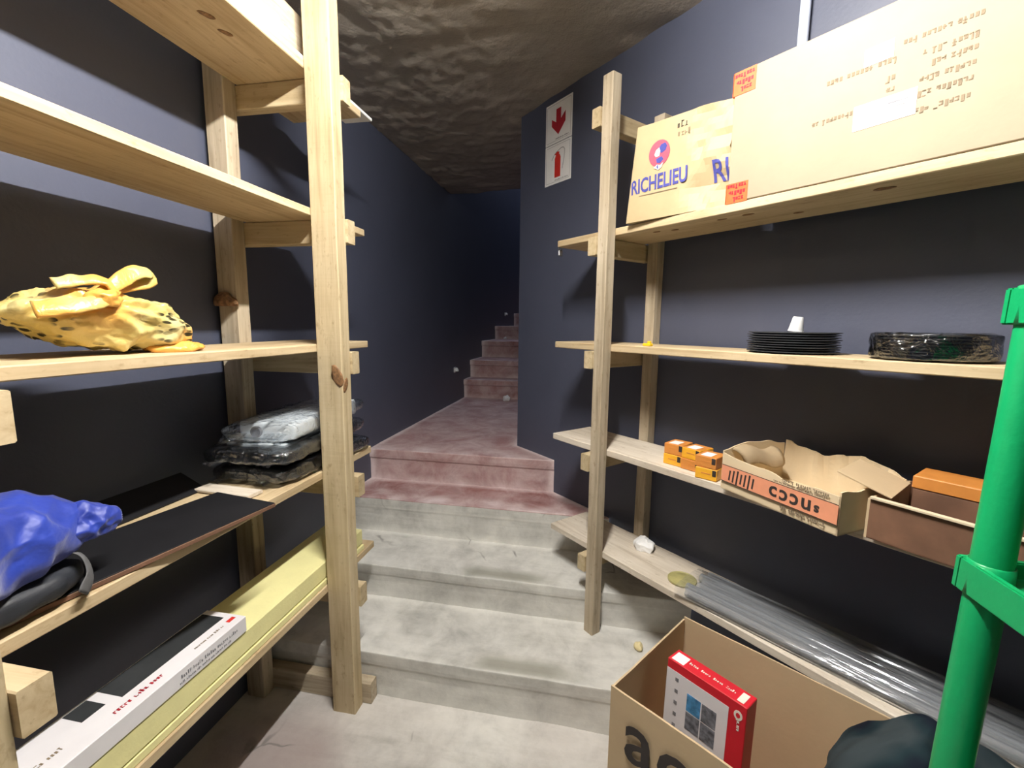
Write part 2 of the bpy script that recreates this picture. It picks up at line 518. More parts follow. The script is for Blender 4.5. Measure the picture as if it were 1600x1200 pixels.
def scribble(w_, h_, mat, Mw, parent, seed=1, name='blurred_print', bold=.22):
    """a line of print too blurred to read: uneven upright and slanting strokes, in words"""
    rg = random.Random(seed)
    bm = bmesh.new()
    x = -w_ / 2
    cw = h_ * .62
    word = rg.randint(4, 8)
    while x < w_ / 2:
        if word == 0:
            word = rg.randint(3, 8); x += cw * .8; continue
        word -= 1
        hh = h_ * rg.choice((.62, .66, .7, 1.0))
        for k in range(rg.randint(2, 3)):
            cx_ = x + cw * (.15 + .3 * k)
            if k == 2 or rg.random() < .3:
                sz = (cw * .75, h_ * bold * .8); cc = (x + cw * .4, rg.choice((.1, .5, .9)) * hh - h_ / 2)
            else:
                sz = (h_ * bold, hh); cc = (cx_, hh / 2 - h_ / 2)
            add_box(bm, (cc[0], cc[1], .0003), (sz[0], sz[1], .0006))
        x += cw
    return obj(name, bm, mat, Mw, parent)
def rect(w_, h_): return [(-w_ / 2, -h_ / 2), (w_ / 2, -h_ / 2), (w_ / 2, h_ / 2), (-w_ / 2, h_ / 2)]
def attr(o, name, fn):
    at = o.data.attributes.new(name, 'FLOAT', 'POINT')
    for i, v_ in enumerate(o.data.vertices):
        at.data[i].value = fn(v_.co)
def sstep(a, b_, x):
    t = max(0, min(1, (x - a) / (b_ - a)))
    return t * t * (3 - 2 * t)

# ------------------------------------------------------------------ the shell
WL, WR = 1.31, -1.585                     # left wall (y in FL), right wall (y in FR)
FLi = FL.inverted()
def r2l(s, n): q = FLi @ (FR @ Vector((s, n, 0))); return q.x, q.y
def right_y(s):
    """y in FL of the right wall at a given s, also past its corner"""
    a, b_ = r2l(0, WR), r2l(1, WR)
    t = (s - a[0]) / (b_[0] - a[0])
    y = a[1] + t * (b_[1] - a[1])
    return min(y, 0.462) if s > 2 else y
a, b_ = r2l(0, WR), r2l(1, WR)
S_K = a[0] + (0.462 - a[1]) / (b_[1] - a[1]) * (b_[0] - a[0])      # the corner of the right wall
S_BACK, S_END = -1.9, 9.2
def prism(pts, z0, z1):
    bm = bmesh.new()
    f = bm.faces.new([bm.verts.new((x, y, z0)) for x, y in pts])
    r = bmesh.ops.extrude_face_region(bm, geom=[f])
    for v_ in r['geom']:
        if isinstance(v_, bmesh.types.BMVert): v_.co.z = z1
    bmesh.ops.recalc_face_normals(bm, faces=bm.faces)
    return bm
ZT = 5.0
tag(obj('wall_left', prism([(S_BACK, WL), (S_END, WL), (S_END, WL + .15), (S_BACK, WL + .15)], -.1, ZT), 'navy', FL), kind='structure')
yb = right_y(S_BACK)
tag(obj('wall_right', prism([(S_K, .462), (S_BACK, yb), (S_BACK, yb - .2), (S_K + .06, .3)], -.1, ZT), 'navy', FL), kind='structure')
tag(obj('wall_stair', prism([(S_K, .462), (S_K + .06, .3), (S_END, .3), (S_END, .462)], -.1, ZT), 'navy', FL), kind='structure')
tag(obj('wall_back', prism([(S_BACK, WL + .15), (S_BACK, yb - .2), (S_BACK - .15, yb - .2), (S_BACK - .15, WL + .15)], -.1, ZT), 'navy', FL), kind='structure')
tag(obj('wall_end', prism([(S_END, WL + .15), (S_END, .3), (S_END + .15, .3), (S_END + .15, WL + .15)], -.1, ZT), 'navy', FL), kind='structure')

# ceiling: rough, lumpy plaster
S_CE = 3.93
def ceil_z(s, y):
    t = (WL - y) / 3.0
    z = 2.572 + 0.055 * max(0, min(1.2, t * 1.6))
    q = Vector((s, y, 0))
    z += 0.007 * noise.noise(q * 2.2) + 0.006 * noise.noise(Vector((q.x * 7, q.y * 3.5, 3)))
    rd = ridge(q, 7.0, 2)
    lump = sstep(0.3, 1.0, (y + .3))
    z += (0.002 + 0.005 * lump) * noise.noise(Vector((q.x * 15, q.y * 8, 8))) - 0.006 * lump * max(0, rd - 0.55)
    z += (0.001 + 0.003 * lump) * noise.noise(q * 27)
    return z
bm = bmesh.new()
ns, ny = 240, 130
rows = []
for i in range(ns + 1):
    s = S_BACK + (S_CE - S_BACK) * (i / ns) ** 0.8
    y1 = right_y(s)
    rows.append([bm.verts.new((s, WL + 0.02 + (y1 - WL - 0.04) * j / ny, ceil_z(s, WL + (y1 - WL) * j / ny))) for j in range(ny + 1)])
for i in range(ns):
    for j in range(ny):
        bm.faces.new((rows[i][j], rows[i + 1][j], rows[i + 1][j + 1], rows[i][j + 1]))
# end face of the slab over the stairs and its upper side
up_ = [bm.verts.new((v_.co.x, v_.co.y, 2.85)) for v_ in rows[-1]]
for j in range(ny):
    bm.faces.new((rows[-1][j], up_[j], up_[j + 1], rows[-1][j + 1]))
tag(obj('ceiling', bm, 'ceiling', FL, smooth=True), kind='structure')
tag(obj('ceiling_stairwell', prism([(S_BACK - .15, WL + .15), (4.7, WL + .15), (4.7, .3), (S_K, .3), (S_BACK - .15, yb - .2)], ZT, ZT + .1), 'navy', FL), kind='structure')  # stops short: opening added above the far stairs so sky light brightens them

# floor and stairs
def dust_fn(s0, s1, z0, z1, edge=0.6, base=0.0, red=False):
    def fn(co):
        s, y, z = co
        wn = 0.5 + 0.5 * noise.noise(Vector((s * 9, y * 9, z * 9)))
        d = base
        d = max(d, edge * (1 - sstep(0.0, 0.05 + 0.03 * wn, WL - y)))
        d = max(d, edge * 0.9 * (1 - sstep(0.0, 0.05 + 0.04 * wn, y - right_y(s))))
        if z > z1 - 0.004:
            d = max(d, edge * 0.7 * (1 - sstep(0.0, 0.06, s1 - s)))
            d = max(d, edge * (0.9 if red else 0.5) * sstep(0.15, 0.9, wn) * (1 - sstep(0.03, 0.14, s - s0)))
        else:
            h = (z - z0) / (z1 - z0)
            d = max(d, edge * (1 - sstep(0.0, 0.10, h)), (0.5 if not red else 0.25) * wn * sstep(0.15, 0.3, h) * (1 - sstep(0.6, 0.72, h)))
            d = max(d, edge * 0.9 * (1 - sstep(0.0, 0.035, abs(h - 0.70))))
        return d
    return fn
def step_bm(s0, s1, z0, z1, seed, lip=0.009):
    bm = bmesh.new()
    nv = 60
    ss = [s0 + (s1 - s0) * t for t in [i / 14 for i in range(15)]]
    if s0 < S_K < s1: ss = sorted(ss + [S_K])
    def wob(s, y, z):
        return 0.004 * noise.noise(Vector((s * 4, y * 4, z * 4 + seed))) + 0.002 * noise.noise(Vector((s * 17, y * 17, z * 17)))
    rows = []
    prof = [(0.0, z0 - 0.05), (0.0, z0 + .25 * (z1 - z0)), (0.0, z0 + .5 * (z1 - z0)), (0.002, z0 + .66 * (z1 - z0)), (lip * .8, z0 + .72 * (z1 - z0)), (lip, z0 + .80 * (z1 - z0)), (lip, z1 - .006), (lip * .9, z1 - .002), (lip * .6, z1 - .0005)]
    for off, z in prof:
        row = []
        for j in range(nv + 1):
            y = WL + (right_y(s0) - WL) * j / nv
            chip = 0.006 * max(0, noise.noise(Vector((y * 11, seed, z * 6))) - .25) if z > z1 - .03 else 0
            row.append(bm.verts.new((s0 - off + wob(s0, y, z) + chip, y, z - chip * .5)))
        rows.append(row)
    for s in ss:
        row = []
        for j in range(nv + 1):
            y = WL + (right_y(s) - WL) * j / nv
            row.append(bm.verts.new((s + .006 * (s == ss[0]), y, z1 + wob(s, y, 0) * 0.6)))
        rows.append(row)
    for i in range(len(rows) - 1):
        for j in range(nv):
            bm.faces.new((rows[i][j], rows[i][j + 1], rows[i + 1][j + 1], rows[i + 1][j]))
    bmesh.ops.recalc_face_normals(bm, faces=bm.faces)
    if sum(f.normal.z for f in bm.faces) < 0:
        bmesh.ops.reverse_faces(bm, faces=bm.faces)
    return bm
# ground floor slab
bm = bmesh.new()
n1, n2 = 60, 60
rows = []
for i in range(n1 + 1):
    s = S_BACK + (1.50 - S_BACK) * i / n1
    rows.append([bm.verts.new((s, WL + (right_y(s) - WL) * j / n2, 0.003 * noise.noise(Vector((s * 3, j * .2, 4))))) for j in range(n2 + 1)])
for i in range(n1):
    for j in range(n2):
        bm.faces.new((rows[i][j], rows[i][j + 1], rows[i + 1][j + 1], rows[i + 1][j]))
bmesh.ops.recalc_face_normals(bm, faces=bm.faces)
if sum(f.normal.z for f in bm.faces) < 0: bmesh.ops.reverse_faces(bm, faces=bm.faces)
fl = tag(obj('floor', bm, 'concrete', FL, smooth=True), kind='structure')
attr(fl, 'dust', lambda c: 0.0 + 0.2 * sstep(1.25, 1.45, c.x))
attr(fl, 'stain', lambda c: 0.22 + 0.20 * noise.noise(Vector((c.x * 4, c.y * 4, 2))) + 0.5 * sstep(0.45, 0.75, 0.5 + 0.5 * noise.noise(Vector((c.x * 2.5, c.y * 2.5, 7))) + 0.35 * sstep(0.4, 0.9, c.y) - 0.2) * sstep(0.3, 0.6, c.y))
attr(fl, 'wet', lambda c: 0.0)

stairs = tag(thing('stairs', 'concrete cellar stairs, lower steps bare, upper steps painted red', None, FL @ T((1.46, .8, 0))), kind='structure')
ST = [(1.461, 0.0, .182), (1.799, .182, .338), (2.115, .338, .525), (2.400, .525, .708), (4.33, .708, .893), (4.56, .893, 1.072), (5.04, 1.072, 1.256), (5.72, 1.256, 1.424), (7.05, 1.424, 1.62), (7.6, 1.62, 1.80), (8.1, 1.80, 1.98), (8.6, 1.98, 2.16)]
for i, (s0, z0, z1) in enumerate(ST):
    s1 = ST[i + 1][0] if i + 1 < len(ST) else S_END
    red = i >= 2
    o = obj('step', step_bm(s0, s1 + .01, z0, z1, i, (.007, .007, .006, .012)[i] if i < 4 else 0.018), ['red_floor' if red else 'concrete', 'concrete'], FL, stairs)
    if i == 2:      # the riser below the red tread is bare
        for p in o.data.polygons:
            if p.center.z < z1 - 0.006: p.material_index = 1
    attr(o, 'dust', dust_fn(s0, s1, z0, z1, 0.8 if red else 0.5, (0.22 if i == 3 else 0.10 if i > 3 else 0.0) if red else 0.12, red))
    attr(o, 'stain', lambda c: 0.0)
    yw = {0: (.45, -.05), 1: (.6, .1)}.get(i)
    if yw:          # olive strip of bare mortar along the nosing
        attr(o, 'wet', lambda c: 0.8 * (1 - sstep(.04, .10, c.x - s0)) * sstep(-.012, .015, c.x - s0) * sstep(z1 - .05, z1 - .01, c.z) * (1 - sstep(yw[0] - .1, yw[0], c.y)) * sstep(yw[1], yw[1] + .2, c.y))
    else:
        attr(o, 'wet', lambda c: 0.0)

# ------------------------------------------------------------------ ceiling lamp over the aisle
lamp = thing('tube_lamp', 'white ceiling tube lamp over the aisle between the racks', 'lamp', FL @ T((.72, .17, 2.602)))
LM = FL @ T((.72, .17, 2.602))
obj('lamp_housing', box_bm((.70, .05, .045), .006, (0, 0, -.008)), 'housing', LM, lamp)
obj('tube', sweep_bm([(-.31, 0, -.055), (.31, 0, -.055)], .013, 14), 'tube', LM, lamp, smooth=True)
for x in (-.32, .32):
    obj('tube_socket', box_bm((.022, .034, .045), .003, (x, 0, -.05)), 'housing', LM, lamp)

# ------------------------------------------------------------------ left rack
def knot(parent, Mw, r, sx=1.6, mat='knot'):
    bm = bmesh.new()
    bmesh.ops.create_icosphere(bm, subdivisions=2, radius=1)
    for v_ in bm.verts:
        v_.co = Vector((v_.co.x * r * sx, v_.co.y * r, v_.co.z * .0016))
        v_.co.xy *= 1 + .25 * noise.noise(v_.co * 60)
    return obj('knot', bm, mat, Mw, parent, smooth=True)
rl = thing('timber_rack', 'pale timber rack along the left wall with five board shelves', 'shelving', FL @ T((.9, 1.05, 0)))
PF, PB = (.835, .926), (1.219, 1.293)
for (s0, s1) in ((1.356, 1.411), (.391, .446)):
    pf = beam('post', rl, FL, (s0, PF[0], 0.0), (s1, PF[1], 2.50), 'z', 'pine_post')
    pb = beam('post', rl, FL, (s0, PB[0], 0.0), (s1, PB[1], 2.50), 'z', 'pine_grey')
    if s0 > 1:
        knot(pf, FL @ T((s0 - .0005, .852, 1.27)) @ RY(-90) @ RZ(20), .020, 2.0)
        knot(pf, FL @ T((s0 + .02, PF[0] - .0005, 1.24)) @ RX(90) @ RZ(70), .014, 2.0)
        bmk = blob_bm((.10, .035, .05), 5, .02, 20, 2.0, 3, .6)
        obj('knot', bmk, 'knot', FL @ T((s0 - .004, PB[0] + .035, 1.50)) @ RZ(80), pb)
ZL = [2.232, 1.790, 1.349, .904, .478]
for k, z in enumerate(ZL):
    t = .026 if k < 3 else .028
    sh = beam('shelf_board', rl, FL, (.12, .927, z), (1.702, 1.2185, z + t), 'x', 'pine')
    for s0 in (1.4115, .4465):
        beam('bracket', rl, FL, (s0, .828 if k != 3 else .822, z - .078), (s0 + .045, 1.292, z - .0005), 'y', 'pine_post' if s0 > 1 else 'pine')
    if k == 0:
        for s, y, r in ((.98, 1.12, .017), (1.10, 1.02, .011), (1.17, 1.03, .010)):
            knot(sh, FL @ T((s, y, z - .0006)) @ RZ(-25), r, 2.0)
beam('foot_rail', rl, FL, (1.4115, .80, 0.0), (1.4565, 1.292, .085), 'y', 'pine_grey')

# ------------------------------------------------------------------ right rack
rr = thing('timber_rack', 'weathered timber rack along the right wall with four board shelves', 'shelving', FR @ T((.5, -1.42, .18)))
QF, QB = (-1.302, -1.256), (-1.583, -1.536)
for (s0, s1, zf) in ((1.178, 1.226, .182), (-.42, -.372, 0.0)):
    beam('post', rr, FR, (s0, QF[0], zf), (s1, QF[1], 2.33), 'z', 'pine_grey')
    beam('post', rr, FR, (s0 - .01, QB[0], zf), (s1 - .01, QB[1], 2.262), 'z', 'pine_grey')
ZR = [1.779, 1.350, .937, .508]
for k, z in enumerate(ZR + [2.232]):
    if k < 4:
        sh = beam('shelf_board', rr, FR, (-.62, -1.5355, z), (1.503, -1.3025, z + .027), 'x', 'pine' if k < 2 else 'pine_dusty')
        if k == 0:
            for s, y, r in ((1.04, -1.36, .008), (.98, -1.38, .008), (.80, -1.36, .009), (.72, -1.36, .010), (.40, -1.36, .013), (.62, -1.45, .008)):
                knot(sh, FR @ T((s, y, z - .0006)) @ RZ(10), r, 1.8)
    for s0 in (1.2265, -.3715):
        beam('bracket', rr, FR, (s0, -1.582, z - .068), (s0 + .042, -1.250, z - .0005), 'y', 'pine_post')

# ------------------------------------------------------------------ things on the left rack
# top shelf
Mx = FL @ T((1.30, .99, 2.2585))
tag(obj('melamine_sheet', box_bm((1.0, .12, .012), .002, (0, 0, .006)), 'paper', Mx), 'long thin white sheet lying on the top shelf of the left rack', 'sheet')
Mx = FL @ T((.96, .972, 2.2710)) @ RX(-3)
tag(obj('wooden_plank', beam_bm(.96, .022, .145, 91), 'pine_grey', Mx @ T((0, 0, .0735))), 'wide wooden plank standing on edge on the thin white sheet at left', 'plank')  # darker pine chosen to put the plank's shade into its colour

# yellow carrier bag on the middle shelf
bag = thing('plastic_bag', 'yellow plastic carrier bag with black print on the left rack', 'bag', FL @ T((.80, 1.05, 1.3755)))
BM_ = FL @ T((.795, 1.050, 1.3755)) @ RZ(-4)
def prof_at(tab, x):
    for (a, va), (b2_, vb) in zip(tab, tab[1:]):
        if x <= b2_:
            return va + (vb - va) * sstep(a, b2_, x)
    return tab[-1][1]
TOPZ = [(-.185, .085), (-.15, .125), (-.08, .142), (.0, .150), (.08, .135), (.13, .110), (.165, .060), (.185, .022)]
BOTZ = [(-.185, .075), (-.15, .045), (-.08, .018), (-.02, .0), (.185, .0)]
WID = [(-.185, .010), (-.15, .055), (-.05, .095), (.08, .095), (.15, .065), (.185, .030)]
KX, KZ = -.045, .118                                            # where the bag is tied
bm = bmesh.new()
nu, nv = 130, 96
rows = []
for i in range(nu + 1):
    x = -.185 + .37 * i / nu
    zt_, zb_, wd_ = prof_at(TOPZ, x), prof_at(BOTZ, x), prof_at(WID, x)
    row = []
    for k in range(nv):
        a_ = 2 * math.pi * k / nv
        ca, sa = math.cos(a_), math.sin(a_)
        q = Vector((x, wd_ * math.copysign(abs(ca) ** .8, ca), (zt_ + zb_) / 2 + (zt_ - zb_) / 2 * math.copysign(abs(sa) ** .75, sa)))
        nrm = Vector((0, ca, sa)).normalized()
        # pleats running out from the knot, and smaller crumpling
        phi = math.atan2(q.z - KZ, q.x - KX)
        rr_ = math.hypot(q.x - KX, q.z - KZ)
        pl = abs(math.sin(phi * 4.5 + 3 * noise.noise(q * 9))) * .012 * sstep(.01, .07, rr_) * (1 - .5 * sstep(.12, .22, rr_))
        h = -pl - .016 * (crumple(q, 20, 3, (.7, 1, 1)) - .3) - .006 * crumple(q, 48, 5)
        env = sstep(.0, .03, wd_)
        q += nrm * h * env
        q.z = max(q.z, .0004)
        row.append(bm.verts.new(q))
    rows.append(row)
for i in range(nu):
    for k in range(nv):
        bm.faces.new((rows[i][k], rows[i][(k + 1) % nv], rows[i + 1][(k + 1) % nv], rows[i + 1][k]))
bm.faces.new(rows[0]); bm.faces.new(rows[-1])
bmesh.ops.recalc_face_normals(bm, faces=bm.faces)
bb = obj('bag_body', bm, 'yellow_bag', BM_, bag, smooth=True)
attr(bb, 'print', lambda c: max(sstep(.05, .08, abs(c.x + .02) - .15 * c.z), sstep(-.02, .02, c.y), 1 - sstep(.015, .035, c.z)) * sstep(-.35, .0, noise.noise(Vector((c.x * 16, c.y * 16, c.z * 16)))))
attr(bb, 'orange', lambda c: max(1 - sstep(.02, .09, math.hypot(c.x - KX, c.z - KZ)), (1 - sstep(.02, .06, math.hypot(c.x - .15, c.z - .015)))) * .9)
def ribbon(pts, wd, name, Mw, th):
    o = obj(name, sweep_bm(smooth_path(pts, 30), wd, 12, th, Vector((.25, -.75, .65))), 'yellow_bag', Mw, bag, smooth=True)
    for v_ in o.data.vertices:
        v_.co += Vector((0, -.3, 1)) * .004 * noise.noise(v_.co * 45)
    attr(o, 'orange', lambda c: .85 * sstep(-.3, .3, noise.noise(c * 12) + .2))
    attr(o, 'print', lambda c: 0)
    return o
ribbon([(-.06, -.075, .118), (-.015, -.075, .150), (.02, -.065, .172), (.055, -.06, .180), (.065, -.055, .165), (.03, -.05, .150), (-.01, -.05, .140)], lambda t: .012 + .006 * math.sin(t * 3.1), 'handle', BM_, .28)
ribbon([(-.03, -.085, .120), (-.07, -.092, .108), (-.11, -.088, .098), (-.155, -.070, .092)], lambda t: .012 + .010 * t, 'handle', BM_, .40)
ribbon([(-.02, -.080, .125), (-.04, -.075, .150), (-.075, -.06, .150), (-.11, -.05, .140)], lambda t: .014, 'handle', BM_, .35)
for nm, sz, loc, rz, sd in (('tie_knot', (.06, .035, .04), (-.045, -.082, .100), 10, 8), ('bag_corner', (.12, .075, .024), (.118, -.045, 0), -14, 12)):
    o = obj(nm, blob_bm(sz, sd, .004, 25, 2, 4, .8, fold=.016, fscale=40, stretch=(.5, 1, 1)), 'yellow_bag', BM_ @ T(loc) @ RZ(rz), bag, smooth=True)
    attr(o, 'orange', lambda c: .95)
    attr(o, 'print', lambda c: 0)

# fourth shelf
ZS4 = .9325
Mx = FL @ T((.68, 1.045, ZS4 + .001)) @ RZ(-9)
pn = thing('black_board', 'black laminated board with a brown edge lying on the left rack', 'board', Mx)
obj('board_core', box_bm((.80, .225, .010), .001, (0, 0, .005)), 'card_dark', Mx, pn)
obj('black_face', box_bm((.797, .222, .0022), .0005, (0, 0, .0112)), 'black', Mx, pn)
Mx = FL @ T((1.085, 1.105, ZS4 + .001)) @ RZ(86)
tag(obj('wood_strip', beam_bm(.20, .055, .010, 17), 'pine_dusty', Mx @ T((-.02, -.036, .006))), 'short pale wooden strip lying across the end of the black board', 'wood strip')
Mx = FL @ T((.925, 1.172, ZS4 + .002)) @ RX(-64)
tag(obj('black_sheet', box_bm((.41, .006, .10), .001, (0, 0, .050)), 'black', Mx), 'narrow black sheet leaning behind the black board on left rack', 'sheet')
# film-wrapped packs
def pack(label, Mw, size, cores, seed):
    p = thing('wrapped_pack', label, 'pack', Mw, 'film-wrapped packs stacked on the left rack')
    for nm, mt, (sz, c) in cores:
        bm = box_bm(sz, min(sz) * .3, c, 3)
        bmesh.ops.subdivide_edges(bm, edges=[e for e in bm.edges if e.calc_length() > .05], cuts=5, use_grid_fill=True)
        for v_ in bm.verts: v_.co += Vector((0, 0, 1)) * .004 * noise.noise(v_.co * 14 + Vector((seed, 0, 0)))
        obj(nm, bm, mt, Mw, p, smooth=True)
    bm = bmesh.new()
    bmesh.ops.create_icosphere(bm, subdivisions=5, radius=1.0)
    for v_ in bm.verts:
        d = v_.co.normalized()
        k = (abs(d.x) ** 7 + abs(d.y) ** 7 + abs(d.z) ** 3) ** (-1 / 5.5)
        q = Vector((d.x * k * size[0] / 2, d.y * k * size[1] / 2, d.z * k * size[2] / 2))
        e = max(abs(d.x), abs(d.y)) > .7
        q += d * (.010 if e else .005) * (ridge(q, 22, seed) - .3)
        q.z = max(q.z + size[2] / 2, 0.0005)
        v_.co = q
    fm = obj('plastic_film', bm, 'film', Mw, p, smooth=True)
    for yy, ln in ((size[1] * .30, .055), (-size[1] * .28, .035)):          # gathered ends of the film
        bm = bmesh.new()
        rws = []
        for i in range(12):
            t = i / 11
            rws.append([bm.verts.new((-size[0] / 2 + .012 - ln * t, yy + (.055 - .022 * t) * (j / 10 - .5) * 2 * .7, size[2] * (.5 - .28 * t) + .012 * (crumple((t * .1, j * .011, seed * .1), 30, seed) - .4) * (.4 + t))) for j in range(11)])
        for i in range(11):
            for j in range(10):
                bm.faces.new((rws[i][j], rws[i + 1][j], rws[i + 1][j + 1], rws[i][j + 1]))
        bmesh.ops.solidify(bm, geom=bm.faces[:], thickness=.0012)
        obj('film_end', bm, 'film', Mw, fm, smooth=True)
    return p
pack('black film-wrapped pack, lowest of the stack on the left rack', FL @ T((1.44, 1.068, ZS4 + .001)) @ RZ(-3), (.50, .27, .062), [('contents', 'pack_black', ((.45, .235, .045), (0, 0, .028)))], 1)
pack('white-topped black pack in film between two other wrapped packs', FL @ T((1.43, 1.078, ZS4 + .066)) @ RZ(4), (.54, .28, .068), [('contents', 'pack_black', ((.49, .25, .048), (0, 0, .029))), ('white_top', 'pack_white', ((.46, .20, .010), (.015, 0, .056)))], 2)
p3 = pack('white rolled pack in clear film on top of the wrapped stack', FL @ T((1.45, 1.055, ZS4 + .137)) @ RZ(6), (.56, .22, .070), [('contents', 'pack_white', ((.46, .19, .056), (.01, 0, .032)))], 3)
Mx = FL @ T((1.45, 1.055, ZS4 + .137)) @ RZ(6)
obj('roll_end', lathe_bm([(.001, 0), (.017, 0), (.019, .006), (.017, .012), (.001, .012)], 20), 'grey_print', Mx @ T((-.232, .03, .03)) @ RY(90), p3)

# blue bag on a black backpack, near end
bp = thing('black_backpack', 'slack black backpack with grey strap under the blue bag', 'bag', FL @ T((.47, 1.03, ZS4 + .014)))
BPM = FL @ T((.440, 1.030, ZS4 + .014))
obj('bag_body', blob_bm((.42, .22, .060), 21, .010, 10, 3, 5, .9, fold=.012, fscale=16), 'dark_bag', BPM, bp, smooth=True)
obj('strap', sweep_bm(smooth_path([(.10, -.02, .075), (.155, -.055, .085), (.188, -.085, .065), (.186, -.108, .03), (.165, -.118, .004)], 26), .016, 10, .16, Vector((.75, -.45, .5))), 'strap', BPM, bp, smooth=True)
blue = thing('drawstring_bag', 'bright blue nylon bag lying at the near end of the left rack', 'bag', FL @ T((.45, 1.05, ZS4 + .082)))
BLM = FL @ T((.450, 1.020, ZS4 + .072))
obj('bag_body', blob_bm((.42, .23, .135), 33, .014, 7, 2.8, 6, .85, .3, fold=.050, fscale=8, stretch=(1, 1, .8)), 'blue_nylon', BLM, blue, smooth=True)
obj('cord_end', sweep_bm(smooth_path([(.185, -.03, .088), (.215, -.04, .076), (.24, -.06, .060), (.262, -.07, .055)], 16), .005, 8), 'strap', BLM, blue, smooth=True)
obj('cord_toggle', blob_bm((.022, .018, .020), 2, .001, 10, 3, 3, 1), 'steel', BLM @ T((.185, -.035, .082)), blue, smooth=True)
obj('bag_corner', blob_bm((.11, .08, .060), 41, .006, 18, 2, 5, .9, fold=.03, fscale=18), 'blue_nylon', BLM @ T((.205, -.055, .028)) @ RZ(-20), blue, smooth=True)

# bottom shelf: foam boards and the white carton
ZS5 = .5065
Mx = FL @ T((.85, 1.025, ZS5))
tag(obj('foam_board', box_bm((1.56, .185, .021), .002, (0, 0, .0105)), 'foam', Mx), 'thin yellow foam board under the thick one on the bottom left shelf', 'foam board', 'yellow foam boards')
Mx = FL @ T((.86, 1.022, ZS5 + .0225)) @ RZ(.3)
tag(obj('foam_board', box_bm((1.54, .175, .064), .004, (0, 0, .032)), 'foam', Mx), 'thick yellow foam board carrying the white carton on bottom left shelf', 'foam board', 'yellow foam boards')
ZC = ZS5 + .0875
Mx = FL @ T((.66, .994, ZC))
wc = thing('white_carton', 'long flat white carton with black window and red lettering', 'carton', Mx)
obj('carton_body', box_bm((.66, .126, .045), .0015, (0, 0, .0225)), 'white_box', Mx, wc)
obj('black_window', box_bm((.27, .068, .0008), 0, (.175, .024, .0454)), 'black_plastic', Mx, wc)
obj('black_window', box_bm((.045, .05, .0008), 0, (-.005, .03, .0454)), 'black_plastic', Mx, wc)
TOPM = Mx @ T((0, 0, .0455))
scribble(.105, .012, 'red_ink', TOPM @ T((.055, -.034, 0)), wc, 51, bold=.16)
scribble(.10, .010, 'ink_brown', TOPM @ T((-.13, -.018, 0)), wc, 52, bold=.14)
scribble(.085, .007, 'ink_brown', TOPM @ T((.235, -.036, 0)), wc, 53, bold=.14)
obj('red_mark', box_bm((.022, .012, .0006), 0, (.307, -.035, .0453)), 'bright_red', Mx, wc)
scribble(.17, .009, 'grey_print', Mx @ T((.215, -.0633, .026)) @ FACE_L, wc, 54, bold=.12)
scribble(.15, .006, 'grey_print', Mx @ T((.20, -.0633, .012)) @ FACE_L, wc, 55, bold=.12)

# ------------------------------------------------------------------ things on the right rack
Z1, Z2, Z3, Z4 = 1.8065, 1.3775, .9645, .5355
# printed carton on the top shelf
rc = thing('printed_carton', 'crumpled yellowish carton with blue lettering and round pink emblem', 'carton', FR @ T((.95, -1.40, Z1)))
A, B, C_, D, E_ = (1.112, -1.279), (.885, -1.304), (.765, -1.335), (.782, -1.512), (1.10, -1.512)
def lerp2(p, q, t): return (p[0] + (q[0] - p[0]) * t, p[1] + (q[1] - p[1]) * t)
ring = [lerp2(A, B, t / 14) for t in range(14)] + [lerp2(B, C_, t / 9) for t in range(9)] + [lerp2(C_, D, t / 8) for t in range(8)] + [lerp2(D, E_, t / 8) for t in range(8)] + [lerp2(E_, A, t / 8) for t in range(8)]
bm = bmesh.new()
rows = []
NZ = 16
cx, cyy = .94, -1.40
for k in range(NZ + 1):
    f_ = k / NZ
    row = []
    for i, (x, y) in enumerate(ring):
        H = .305 + .012 * (x - .9)
        lean = .035 * f_ * sstep(1.0, 1.12, x)                     # the far edge leans in a little
        crum = sstep(.93, .86, x) * sstep(-1.42, -1.33, y)          # crumpled near corner
        dd = .010 * crum * noise.noise(Vector((x * 14, y * 14, f_ * 8))) + .007 * crum * (ridge(Vector((x, y, f_ * .35)), 13, 3) - .5)
        pinch = .02 * crum * math.exp(-((f_ - .22) / .12) ** 2)
        row.append(bm.verts.new((x - lean - dd, y - dd * 1.2 - pinch, Z1 + .001 + f_ * H)))
    rows.append(row)
n_ = len(ring)
for k in range(NZ):
    for i in range(n_):
        bm.faces.new((rows[k][i], rows[k][(i + 1) % n_], rows[k + 1][(i + 1) % n_], rows[k + 1][i]))
bm.faces.new(rows[0]); bm.faces.new(rows[-1])
bmesh.ops.recalc_face_normals(bm, faces=bm.faces)
from mathutils.bvhtree import BVHTree
carton_tree = BVHTree.FromBMesh(bm)
obj('carton_body', bm, 'card_yellow', FR, rc)
ang = math.degrees(math.atan2(B[1] - A[1], -(B[0] - A[0])))
def face_ab(t, z, off=.0012):
    x, y = lerp2(A, B, t)
    lean = .035 * ((z - Z1) / .305) * sstep(1.0, 1.12, x)
    return FR @ T((x - lean, y + off, z)) @ RZ(-ang) @ FACE_R
tx = face_ab(.52, Z1 + .116)
text('RICHELIEU', .066, 'blue_ink', tx @ RZ(1.5), rc, 'lettering', .0014, xs=.66)
obj('underline', poly_bm(rect(.14, .0025)), 'ink_brown', tx @ T((.0, -.032, 0)), rc)
em = face_ab(.52, Z1 + .206)
disc = poly_bm([(.038 * math.cos(t * math.pi / 14), .041 * math.sin(t * math.pi / 14)) for t in range(28)])
em_o = obj('emblem', disc, 'pink_ink', em, rc)
def emb(pts, mat, z):
    obj('emblem_shape', poly_bm([(x * .038, y * .041) for x, y in pts]), mat, em @ T((0, 0, z)), em_o)
